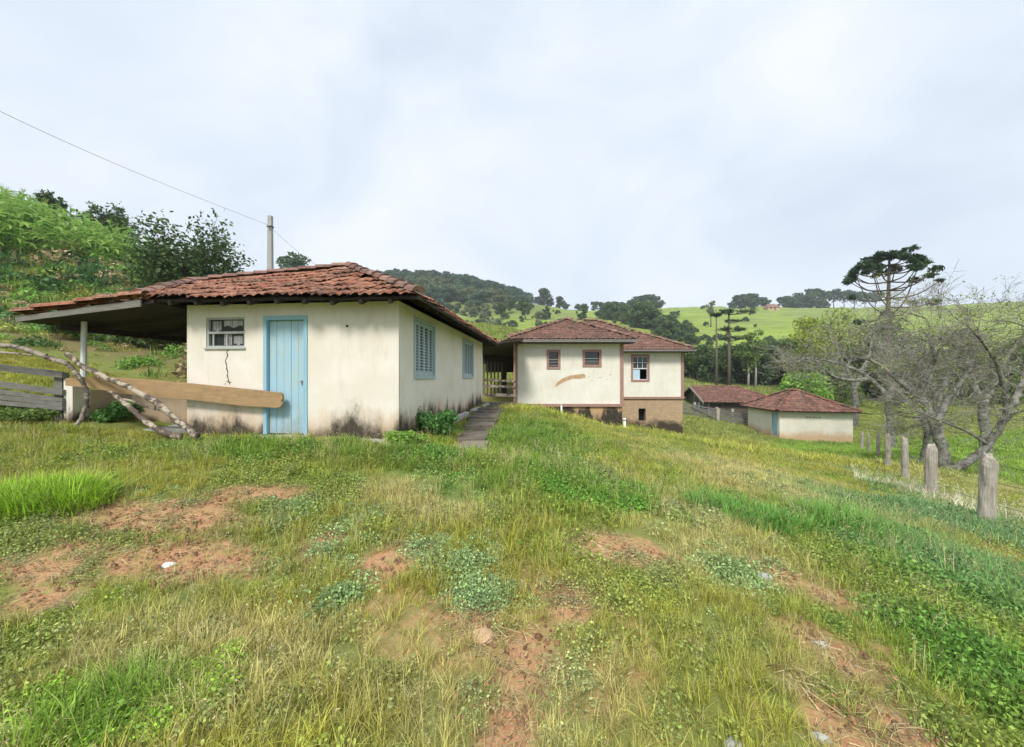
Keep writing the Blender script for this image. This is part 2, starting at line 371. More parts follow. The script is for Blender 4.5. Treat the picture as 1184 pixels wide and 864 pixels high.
# ------------------------------------------------------------------ ground sheet
def ground():
    ang = np.r_[np.linspace(-R(78), R(78), 420), np.linspace(R(80), R(280), 70)]
    ra = np.exp(np.linspace(math.log(.35), math.log(700), 330)); na, nr = len(ang), len(ra)
    A, Q = np.meshgrid(ang, ra); x = Q*np.sin(A); y = Q*np.cos(A)
    z = height(x.ravel(), y.ravel()).reshape(x.shape)
    V = np.c_[x.ravel(), y.ravel(), z.ravel()]; V = np.r_[V, [[0,0,hz(0,0)]]]
    i, j = np.meshgrid(np.arange(nr-1), np.arange(na), indexing='ij'); j2 = (j+1) % na
    F4 = np.stack([i*na+j, (i+1)*na+j, (i+1)*na+j2, i*na+j2], -1).reshape(-1, 4)
    me = bpy.data.meshes.new('ground'); c = len(V)-1
    faces = F4.tolist()+[(c, (k), (k+1) % na) for k in range(na)]
    me.from_pydata(V.tolist(), [], faces); me.polygons.foreach_set('use_smooth', [True]*len(me.polygons))
    X, Y = V[:, 0], V[:, 1]; D = np.maximum(np.maximum(Y, np.abs(X)/1.9), .1); px = HX+np.clip(X/D, -1.9, 1.9)*F
    soil = inzones(SOIL, X, Y, .8)*(Y > 0)
    soil = np.maximum(soil, sstep(.60, .72, fbm(X*.8, Y*.8, 41))*.5*(D < 12))
    col = grass_tint(X, Y)*np.array([.66,.62,.58])
    # far land: bright pasture, rough slope, wooded hill floor, bare bank on the left
    past = np.array([.34,.48,.05]); rough = np.array([.22,.29,.07]); wood_ = np.array([.05,.075,.035]); bank = np.array([.30,.225,.13])
    nf = fbm(X*.03, Y*.03, 51); nf2 = fbm(X*.25, Y*.25, 53)
    far = sstep(28, 50, D)[:, None]; fc = past*(.8+.35*nf[:, None])
    w = (sstep(.42, .6, nf)*sstep(150, 230, D))[:, None]*.75; fc = fc*(1-w)+rough*w
    w = (sstep(225, 260, D)*sstep(660, 610, px)*sstep(380, 430, px))[:, None]; fc = fc*(1-w)+(rough*.8+wood_*.2)*w
    w = (sstep(.5, .62, nf2)*sstep(100, 60, D))[:, None]*.35; fc = fc*(1-w)+rough*w
    w = (sstep(60, 70, D)*sstep(100, 88, D)*sstep(760, 800, px))[:, None]*.7; fc = fc*(1-w)+rough*.8*w
    col = col*(1-far)+fc*far
    lb = sstep(330, 240, px)*sstep(10.5, 12.5, D)*sstep(80, 60, D)
    nb = fbm(X*.35, Y*.35, 61)
    bc = np.where((nb > np.where(D < 19, .40, .48))[:, None], np.where((D < 19)[:, None], np.array([.25,.155,.085]), bank), np.array([.22,.28,.065]))
    col = col*(1-lb[:, None])+bc*lb[:, None]
    for nm, dat in (('zone', np.c_[col, np.ones(len(col))]),):
        a = me.attributes.new(nm, 'FLOAT_COLOR', 'POINT'); a.data.foreach_set('color', dat.astype(np.float32).ravel())
    a = me.attributes.new('soil', 'FLOAT', 'POINT'); a.data.foreach_set('value', soil.astype(np.float32))
    t = NT('ground_soil_and_turf'); o = t.coord(); zc = t.attr('zone', 'GEOMETRY', 'Color'); so = t.attr('soil')
    n = t.noise(o, 9, 6, .7); n2 = t.noise(o, 60, 4, .7); n3 = t.noise(o, 1.2, 5); n4 = t.noise(o, .12, 6)
    c = t.mix(t.ramp(n, [(.3, .55), (.7, 0)]), zc, (.13,.10,.05))
    c = t.mix(t.ramp(n4, [(.35, .3), (.6, 0)]), c, (.10,.16,.03)); c = t.mix(t.ramp(t.noise(t.mapped(o, (.035,.035,.8)), 1.0, 6, .65), [(.44, .5), (.56, 0)]), c, (.13,.19,.05)); c = t.mix(t.ramp(t.noise(t.mapped(o, (.02,.02,.05)), 2.2, 6, .7), [(.52, 0), (.66, .55)]), c, (.30,.33,.10))
    earth = t.mix(t.ramp(n3, [(.3, 0), (.7, 1)]), (.43,.205,.098), (.54,.31,.165))
    earth = t.mix(t.ramp(n2, [(.35, .5), (.6, 0)]), earth, (.26,.15,.085))
    n5 = t.noise(o, 28, 5, .75); earth = t.mix(t.ramp(n5, [(.52, 0), (.62, .6)]), earth, (.50,.43,.22)); earth = t.mix(t.ramp(t.noise(o, 5, 6, .75), [(.5, 0), (.62, .55)]), earth, (.33,.32,.10)); fac = t.ramp(t.math('MULTIPLY_ADD', n, .9, t.math('MULTIPLY_ADD', n5, .5, t.math('SUBTRACT', so, .65))), [(.25, 0), (.80, 1)])
    t.bump(t.math('MULTIPLY_ADD', n2, .35, n), .7, .035)
    me.materials.append(t.done(t.mix(fac, c, earth), .95)); me.update()
    return kind(link('ground', me), 'structure')
ground()

# ------------------------------------------------------------------ world, sun, camera
w = bpy.data.worlds.new('World'); S.world = w; w.use_nodes = True; nt = w.node_tree
SUN_EL, SUN_AZ = 48, 195            # light from behind the camera, a little to its left
bg = nt.nodes['Background']; bg.inputs[1].default_value = .0555
sky = nt.nodes.new('ShaderNodeTexSky'); sky.sky_type = 'NISHITA'; sky.sun_disc = False; sky.sun_elevation = R(SUN_EL); sky.sun_rotation = R(SUN_AZ)
tc = nt.nodes.new('ShaderNodeTexCoord'); mp = nt.nodes.new('ShaderNodeMapping'); mp.inputs['Scale'].default_value = (1,1,1.5)
nt.links.new(tc.outputs['Generated'], mp.inputs[0])
def wn(sc, det, dist, rough=.5):
    n = nt.nodes.new('ShaderNodeTexNoise'); n.inputs['Scale'].default_value = sc; n.inputs['Detail'].default_value = det; n.inputs['Distortion'].default_value = dist; n.inputs['Roughness'].default_value = rough
    nt.links.new(mp.outputs[0], n.inputs['Vector']); return n.outputs['Fac']
def wr(f, st):
    r = nt.nodes.new('ShaderNodeValToRGB'); nt.links.new(f, r.inputs[0]); cr = r.color_ramp
    while len(cr.elements) < len(st): cr.elements.new(.5)
    for e, (p, c) in zip(cr.elements, st): e.position = p; e.color = (*c, 1)
    return r.outputs[0]
CLD = wr(wn(2.1, 5, .5), [(.34, (5.6,6.25,7.2)), (.5, (6.6,7.15,7.95)), (.66, (7.6,7.9,8.35))])
mixn = nt.nodes.new('ShaderNodeMix'); mixn.data_type = 'RGBA'; mixn.inputs[0].default_value = .9
nt.links.new(sky.outputs[0], mixn.inputs[6]); nt.links.new(CLD, mixn.inputs[7]); nt.links.new(mixn.outputs[2], bg.inputs[0])
sl = bpy.data.lights.new('sun', 'SUN'); sl.energy = 1.5; sl.angle = R(14); sl.color = (1,.95,.87)
so = bpy.data.objects.new('sun', sl); COL.objects.link(so)
az = R(SUN_AZ); d = Vector((math.sin(az)*math.cos(R(SUN_EL)), math.cos(az)*math.cos(R(SUN_EL)), math.sin(R(SUN_EL))))
so.rotation_euler = d.to_track_quat('Z', 'Y').to_euler(); so.location = (0,-20,40)
cam = bpy.data.cameras.new('camera'); co = bpy.data.objects.new('camera', cam); COL.objects.link(co); S.camera = co
cam.sensor_width = 36; cam.lens = F/1184*36; cam.clip_end = 6000; cam.clip_start = .05; cam.shift_y = (HY-432)/1184
co.location = (0,0,CZ); co.rotation_euler = (R(90),0,0)
vs = S.view_settings; vs.view_transform = 'Standard'; vs.look = 'None'; vs.exposure = 1.36; vs.gamma = 1
S.cycles.max_bounces = 6; S.cycles.diffuse_bounces = 3; S.cycles.glossy_bounces = 2; S.cycles.transmission_bounces = 4; S.cycles.transparent_max_bounces = 6
# ------------------------------------------------------------------ building helpers
def wall_panel(mb, a0, a1, z0, z1, holes, T, fn):
    xs = sorted({a0, a1, *[h[0] for h in holes], *[h[1] for h in holes]}); zs = sorted({z0, z1, *[h[2] for h in holes], *[h[3] for h in holes]})
    def hole(i, k):
        if i < 0 or k < 0 or i >= len(xs)-1 or k >= len(zs)-1: return True
        cx = (xs[i]+xs[i+1])/2; cz = (zs[k]+zs[k+1])/2
        return any(h[0] < cx < h[1] and h[2] < cz < h[3] for h in holes)
    for i in range(len(xs)-1):
        for k in range(len(zs)-1):
            if hole(i, k): continue
            A, B, C, D = xs[i], xs[i+1], zs[k], zs[k+1]
            mb.face([fn(A,C,0), fn(B,C,0), fn(B,D,0), fn(A,D,0)]); mb.face([fn(B,C,T), fn(A,C,T), fn(A,D,T), fn(B,D,T)])
            if hole(i-1, k): mb.face([fn(A,C,T), fn(A,C,0), fn(A,D,0), fn(A,D,T)])
            if hole(i+1, k): mb.face([fn(B,C,0), fn(B,C,T), fn(B,D,T), fn(B,D,0)])
            if hole(i, k-1): mb.face([fn(A,C,T), fn(B,C,T), fn(B,C,0), fn(A,C,0)])
            if hole(i, k+1): mb.face([fn(A,D,0), fn(B,D,0), fn(B,D,T), fn(A,D,T)])
def inside(p, poly):
    c = False; n = len(poly)
    for i in range(n):
        a, b = poly[i], poly[(i+1) % n]
        if (a[1] > p[1]) != (b[1] > p[1]) and p[0] < (b[0]-a[0])*(p[1]-a[1])/(b[1]-a[1])+a[0]: c = not c
    return c
def plane_z(p0, p1, p2):
    n = (Vector(p1)-Vector(p0)).cross(Vector(p2)-Vector(p0)); p0 = Vector(p0)
    return lambda x, y: p0.z-(n.x*(x-p0.x)+n.y*(y-p0.y))/n.z
def lay_tiles(mb, poly, zf, ex, w=.20, row=.30, seed=1, jit=1.0, lift=.035):
    r = random.Random(seed); ex = Vector((ex[0], ex[1])).normalized()
    p0 = Vector(poly[0][:2]); cen = sum((Vector(p[:2]) for p in poly), Vector((0,0)))/len(poly)
    ey = Vector((-ex.y, ex.x))
    if ey.dot(cen-p0) < 0: ey = -ey
    zmax = max(p[2] for p in poly)+.015
    P = [((Vector(p[:2])-p0).dot(ex), (Vector(p[:2])-p0).dot(ey)) for p in poly]
    a0, a1 = min(p[0] for p in P), max(p[0] for p in P); b0, b1 = min(p[1] for p in P), max(p[1] for p in P)
    prof = [(0,.010), (.18,.0), (.34,.016), (.60,.034), (.84,.022), (1.0,.012)]
    for j in range(int((b1-b0)/row)+2):
        for i in range(int((a1-a0)/w)+2):
            cx = a0+(i+.5*(j % 2)*0+.5)*w; cy = b0+(j+.5)*row
            if not (inside((cx, cy), P) or (j == 0 and inside((cx, cy+row*.1), P))): continue
            c = min(1, max(0, r.gauss(.45, .28))); dz = r.uniform(-.010, .010)*jit; sk = r.gauss(0, .012)*jit; sh = r.uniform(-.02, .02)*jit
            y0 = cy-row/2-.03+sh; y1 = cy+row/2+.03
            pts = []
            for (fy, lft) in ((y0, lift), (y1, .004)):
                for fx, hh in prof:
                    q = p0+ex*(cx-w/2+fx*w*1.04+(sk if fy == y1 else 0))+ey*fy
                    pts.append((q.x, q.y, min(zf(q.x, q.y), zmax)+lft+hh*1.15+dz))
            n = len(prof); i0 = len(mb.v); mb.v += pts
            low = [(p[0], p[1], p[2]-.024) for p in pts[:n]]; mb.v += low
            for k in range(n-1):
                mb.f.append((i0+k, i0+k+1, i0+n+k+1, i0+n+k)); mb.c.append(c)
                mb.f.append((i0+2*n+k, i0+2*n+k+1, i0+k+1, i0+k)); mb.c.append(c*.6)
def deck(mb, poly, zf, t=.05, dz=-.012):
    lo = [(p[0], p[1], zf(p[0], p[1])+dz-t) for p in poly]; hi = [(p[0], p[1], zf(p[0], p[1])+dz) for p in poly]
    mb.hexa(lo, hi)
def caps(mb, a, b, rad=.10, L=.34, seed=3):
    r = random.Random(seed); a = Vector(a); b = Vector(b); D = (b-a); n = max(1, int(D.length/L)); d = D.normalized()
    sx = d.cross(Vector((0,0,1))).normalized(); up = sx.cross(d).normalized()
    for k in range(n):
        p = a+D*(k/n); q = a+D*((k+1.12)/n); o = Vector((r.uniform(-.015,.015), r.uniform(-.015,.015), r.uniform(-.012,.012))); c = r.random()
        pts = []
        for (e, rr, l) in ((p, rad*1.08, .03), (q, rad*.92, .008)):
            for m in range(6):
                t = math.pi*m/5; pts.append(e+o+sx*math.cos(t)*rr+up*(math.sin(t)*rr*.8+l-.01))
        i0 = len(mb.v); mb.v += [tuple(v) for v in pts]
        for m in range(5): mb.f.append((i0+m, i0+m+1, i0+7+m, i0+6+m)); mb.c.append(c)
        mb.f.append(tuple(i0+m for m in range(6))); mb.c.append(c*.5)

# ------------------------------------------------------------------ near house
HC = Vector((-.2944*6.6, 6.6, .50)); HR = math.atan2(-.103, .9947)
house = thing('farm_house', 'long low cream plastered house with blue door and blue louvred shutters, nearest to the viewer', 'house', HC, HR)
HM = Matrix.Translation(HC) @ Matrix.Rotation(HR, 4, 'Z')
def near_house():
    b = MB(); WT = 2.42
    wall_panel(b, -4, 0, -.5, WT, [(-2.49,-1.66,.10,2.20), (-3.62,-2.86,1.645,2.19)], .16, lambda a, z, t: (a, t, z))
    side_w = [(.72,2.04,1.08,2.28), (4.72,6.26,1.08,2.28)]
    wall_panel(b, .16, 7.84, -.5, WT, side_w, .16, lambda a, z, t: (-t, a, z))
    wall_panel(b, .16, 7.84, -.5, WT, [], .16, lambda a, z, t: (-4+t, a, z))
    wall_panel(b, -4, 0, -.5, WT, [], .16, lambda a, z, t: (a, 8-t, z))
    wl = b.build('wall', M['cream'], house)
    m = MB(); m.hexa([(-3.8,.9,-.2),(-.9,.9,-.2),(-.9,7.8,-.2),(-1.0,7.8,-.2),(-1.0,1.0,-.2),(-3.8,1.0,-.2)], [(-3.8,.9,2.3),(-.9,.9,2.3),(-.9,7.8,2.3),(-1.0,7.8,2.3),(-1.0,1.0,2.3),(-3.8,1.0,2.3)]); m.build('dark_interior_sheet', M['black'], house)  # black sheet, its colour standing in for the dark rooms inside
    # crack under the small window
    m = MB(); r = random.Random(4); x, z = -3.16, 1.63; w0 = .010
    while z > 1.0:
        x2 = x+r.uniform(-.035,.022); z2 = z-r.uniform(.03,.07); w1 = max(.003, r.uniform(.004,.014))
        m.face([(x-w0,-.0025,z), (x2-w1,-.0025,z2), (x2+w1,-.0025,z2), (x+w0,-.0025,z)]); x, z, w0 = x2, z2, w1
    for q in ((-3.2,1.03,.02), (-3.13,1.02,.015), (-3.24,.99,.012)): m.face([(q[0]-q[2],-.0025,q[1]), (q[0],-.0025,q[1]-.012), (q[0]+q[2],-.0025,q[1]), (q[0],-.0025,q[1]+.014)])
    m.build('crack', M['crack'], wl); r = random.Random(8); m = MB(); z = 1.55; y = .02; w0 = .006
    while z > -.1:
        y2 = .02+abs(r.uniform(0,.018)); z2 = z-r.uniform(.05,.1); w1 = r.uniform(.003,.010); m.face([(.0025,y,z), (.0025,y2,z2), (.0025,y2+w1,z2), (.0025,y+w0,z)]); y, z, w0 = y2, z2, w1
    m.build('crack', M['rust'], wl); m = MB(); m.tube([(-.93,.01,2.0), (-.93,-.004,2.0)], .022, 10); m.build('peg_hole', M['black'], wl)
    # door
    m = MB(); x0, x1, z0, z1 = -2.49, -1.66, .10, 2.20
    m.box(x0, x0+.065, -.02, .15, z0, z1); m.box(x1-.065, x1, -.02, .15, z0, z1); m.box(x0+.065, x1-.065, -.02, .15, z1-.075, z1)
    dr = m.build('door', M['blue_frame'], house)
    m = MB(); xs = x0+.07; n = 5; wd = (x1-x0-.14)/n
    for k in range(n): m.box(xs+k*wd+.003, xs+(k+1)*wd-.003, .05+.003*(k % 2), .085, z0+.01, z1-.08, .15+.16*((k*7) % 5)/4)
    m.build('door_panel', M['blue_door'], dr)
    m = MB(); m.box(x1-.155,x1-.125,.035,.05,.98,1.06); m.tube([(x1-.14,.05,1.04),(x1-.14,.0,1.04)], .012, 8); m.build('latch', M['steel'], dr)
    m = MB(); m.box(x0-.06,x1+.06,-.20,-.003,.02,.09); m.build('doorstep', M['concrete'], dr)
    # small steel window
    x0, x1, z0, z1 = -3.62, -2.86, 1.645, 2.19; m = MB(); f = .035
    m.box(x0,x0+f,.02,.07,z0,z1); m.box(x1-f,x1,.02,.07,z0,z1); m.box(x0+f,x1-f,.02,.07,z1-f,z1); m.box(x0+f,x1-f,.02,.07,z0,z0+f)
    m.box(x0+f,x1-f,.015,.065,(z0+z1)/2-.02,(z0+z1)/2+.02); m.box((x0+x1)/2-.012,(x0+x1)/2+.012,.03,.06,z0+f,(z0+z1)/2-.02); m.box(x0+.10,x0+.125,.03,.06,z0+f,(z0+z1)/2-.02)
    wn_ = m.build('window', M['steel'], house)
    m = MB(); m.box(x0+.02,x1-.02,.072,.078,z0+.02,z1-.02); m.build('pane', M['glass'], wn_)
    m = MB()
    for (a, b2, zt, zb) in ((x0+.07,x0+.24,z1-.06,z1-.24), (x0+.30,x0+.45,z0+.26,z0+.04), (x1-.27,x1-.10,z0+.22,z0+.06), (x0+.30,x1-.10,z1-.05,z1-.16)):
        n = 9
        for k in range(n):
            u0 = a+(b2-a)*k/n; u1 = a+(b2-a)*(k+1)/n; o = .004*math.sin(k*2.1)
            m.face([(u0,.066+o,zb+.02*math.sin(k)), (u1,.066-o,zb+.02*math.sin(k+1)), (u1,.066-o,zt), (u0,.066+o,zt)])
    m.build('curtain', M['curtain'], wn_)
    m = MB(); m.box(x0-.02,x1+.02,-.03,.018,z0-.03,z0-.003); m.build('sill', M['steel'], wn_)
    # louvred shutters on the side wall
    for (y0, y1, z0, z1) in side_w:
        m = MB(); f = .07
        m.box(-.10,.025,y0,y0+f,z0,z1); m.box(-.10,.025,y1-f,y1,z0,z1); m.box(-.10,.025,y0+f,y1-f,z1-f,z1); m.box(-.10,.035,y0+f,y1-f,z0,z0+f)
        fr = m.build('window', M['shutter'], house); n = 4; wd = (y1-y0-2*f)/n
        for k in range(n):
            m = MB(); a = y0+f+k*wd+.004; c = a+wd-.008; s = .045
            m.box(-.05,-.015,a,a+s,z0+f+.003,z1-f-.003); m.box(-.05,-.015,c-s,c,z0+f+.003,z1-f-.003); m.box(-.05,-.015,a+s,c-s,z0+f+.003,z0+f+.07); m.box(-.05,-.015,a+s,c-s,z1-f-.07,z1-f-.003)
            zz = z0+f+.075
            while zz < z1-f-.105:
                m.hexa([(-.046,a+s,zz+.024),(-.018,a+s,zz),(-.018,c-s,zz),(-.046,c-s,zz+.024)], [(-.046,a+s,zz+.032),(-.018,a+s,zz+.010),(-.018,c-s,zz+.010),(-.046,c-s,zz+.032)], .2); zz += .060
            m.build('shutter', M['shutter'], fr)
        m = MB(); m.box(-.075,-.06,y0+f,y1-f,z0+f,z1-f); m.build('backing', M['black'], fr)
    # roof
    EZ = 2.42; K = (-4.38,-.45,2.46); Rr = (.55,-.45,2.40); A = (-2.0,2.0,3.60); B = (-5.85,2.0,3.36); A2 = (-2.0,6.0,3.60); R2 = (.55,8.5,2.40); B2 = (-5.85,6.0,3.36); K2 = (-7.0,8.3,2.25); K1 = (-7.0,1.2,2.25)
    def zfront(x, y):
        e = K[2]+(Rr[2]-K[2])*min(1.2, max(-.3, (x-K[0])/(Rr[0]-K[0]))); g = B[2]+(A[2]-B[2])*min(1.2, max(-.2, (x-B[0])/(A[0]-B[0])))
        t = (y-K[1])/(A[1]-K[1]); return e+(g-e)*t-.05*math.sin(math.pi*min(1, max(0, t)))*.7+.012*math.sin(x*3.1+1)
    zr = plane_z(Rr, R2, A); zl = plane_z(K1, K2, B); zk = plane_z(K, K1, B); zb = plane_z(R2, K2, A2); zt = lambda x, y: -.03+A[2]+(B[2]-A[2])*(x-A[0])/(B[0]-A[0])
    m = MB(); lay_tiles(m, [K,Rr,A,B], zfront, (1,0), .168, .345, 1, 1.6, .055)
    lay_tiles(m, [Rr,R2,A2,A], zr, (0,1), .205, .31, 2, 1.4); lay_tiles(m, [K1,K2,B2,B], zl, (0,1), .22, .33, 3); lay_tiles(m, [K,K1,B], zk, (K1[0]-K[0],K1[1]-K[1]), .22, .33, 6); lay_tiles(m, [R2,K2,B2,A2], zb, (1,0), .22, .33, 4); lay_tiles(m, [A,A2,B2,B], zt, (0,1), .22, .33, 5)
    rf = m.build('roof', M['tile'], house)
    m = MB(); caps(m, (Rr[0]-.05,Rr[1]+.05,Rr[2]+.05), (A[0],A[1],A[2]+.05), .115, .36, 1); caps(m, (B[0],B[1],B[2]+.05), (A[0],A[1],A[2]+.05), .105, .36, 2)
    caps(m, (K[0]-.03,K[1]-.03,K[2]+.05), (B[0],B[1],B[2]+.05), .115, .45, 3); caps(m, (A[0],A[1],A[2]+.05), (A2[0],A2[1],A2[2]+.05), .105, .36, 4); caps(m, (R2[0],R2[1],R2[2]+.05), (A2[0],A2[1],A2[2]+.05), .105, .36, 5)
    m.build('ridge_tiles', M['cap'], rf)
    m = MB()
    for P, z, q in (([Rr,R2,A2,A], zr, -.02), ([K1,K2,B2,B], zl, -.05), ([K,K1,B], zk, -.05), ([R2,K2,B2,A2], zb, -.02), ([A,A2,B2,B], zt, -.02)): deck(m, P, z, .05, q)
    for k in range(8):                                     # the sagging front slope in strips
        t0, t1 = k/8, (k+1)/8; lp = lambda a, b, t: [a[i]+(b[i]-a[i])*t for i in (0, 1)]
        for j in range(4):
            Q = [lp(lp((K[0],K[1]+.09),B,ta), lp((Rr[0]-.06,Rr[1]+.09),A,ta), tb) for ta, tb in ((t0,j/4),(t0,(j+1)/4),(t1,(j+1)/4),(t1,j/4))]; deck(m, Q, zfront, .05, -.03)
    yy = -.40
    for k in range(9):                                     # rafter ends under the front and side eaves
        x = -3.9+k*.49; m.bar((x,-.42,zfront(x,-.42)-.10), (x,.3,zfront(x,.3)-.10), .06, .07)
    for k in range(16):
        y = .1+k*.52; m.bar((.5,y,zr(.5,y)-.10), (-.1,y,zr(-.1,y)-.10), .06, .07)
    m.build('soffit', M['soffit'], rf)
    # lean-to roof over the porch
    L1 = (-6.90,-.40,2.20); L2 = (-6.90,7.2,2.16); zp = plane_z(K, L1, L2); Pp = [L1,K,(-4.4,-.1,2.5),(-4.4,7.2,2.5),L2]
    m = MB(); lay_tiles(m, [L1,L2,(-4.4,7.2,2.4),(-4.38,-.45,2.4)], lambda x, y: zp(x, y)+.01, (0,1), .21, .33, 7, 1.6)
    pr = m.build('porch_roof', M['tile'], house)
    m = MB(); caps(m, (L1[0],L1[1]-.02,L1[2]+.06), (K[0]+.05,K[1]-.02,K[2]+.06), .10, .38, 9); m.build('verge_tiles', M['tile'], pr)
    m = MB(); deck(m, [L1,(-4.2,-.42,2.4),(-4.2,7.2,2.4),L2], lambda x, y: zp(x, y)-.03, .05)
    for k in range(7):
        y = .5+k*1.05; m.bar((-6.95,y,zp(-6.95,y)-.13), (-4.05,y,zp(-4.05,y)-.13), .08, .11)
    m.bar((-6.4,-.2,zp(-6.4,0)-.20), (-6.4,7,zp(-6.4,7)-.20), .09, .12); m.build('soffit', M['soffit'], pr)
    m = MB(); m.hexa([(L1[0],L1[1]-.05,L1[2]-.10),(K[0],K[1]-.03,K[2]-.14),(K[0],K[1]-.003,K[2]-.14),(L1[0],L1[1]-.02,L1[2]-.10)], [(L1[0],L1[1]-.05,L1[2]-.01),(K[0],K[1]-.03,K[2]-.02),(K[0],K[1]-.003,K[2]-.02),(L1[0],L1[1]-.02,L1[2]-.01)])
    m.build('verge_board', M['grey_wood'], pr)
    # porch: pillar, post, low walls, slab
    def loc(px, py, Y): return HM.inverted() @ at(px, py, Y)
    p = loc(80,460,7.25); m = MB(); m.box(p.x-.09,p.x+.10,p.y-.02,p.y+.26,-.3,1.07); m.build('pillar', M['cream'], house)
    m = MB(); m.tube([(p.x+.14,p.y+.12,1.07),(p.x+.155,p.y+.12,zp(p.x,p.y)-.05)], [.047,.042], 10); m.build('porch_post', M['white_paint'], house)
    m = MB(); m.box(p.x-.05,-4.01,p.y+1.0,p.y+1.14,-.3,.86); m.box(p.x-.055,p.x+.09,p.y+.262,p.y+.998,-.3,.86); m.build('porch_wall', M['porch_wall'], house)
    m = MB(); m.box(p.x+.2,-4.02,.15,p.y+.99,-.3,.12); m.box(p.x+.3,-4.3,-.25,.14,-.35,.06); m.build('porch_floor', M['concrete'], house)
near_house()

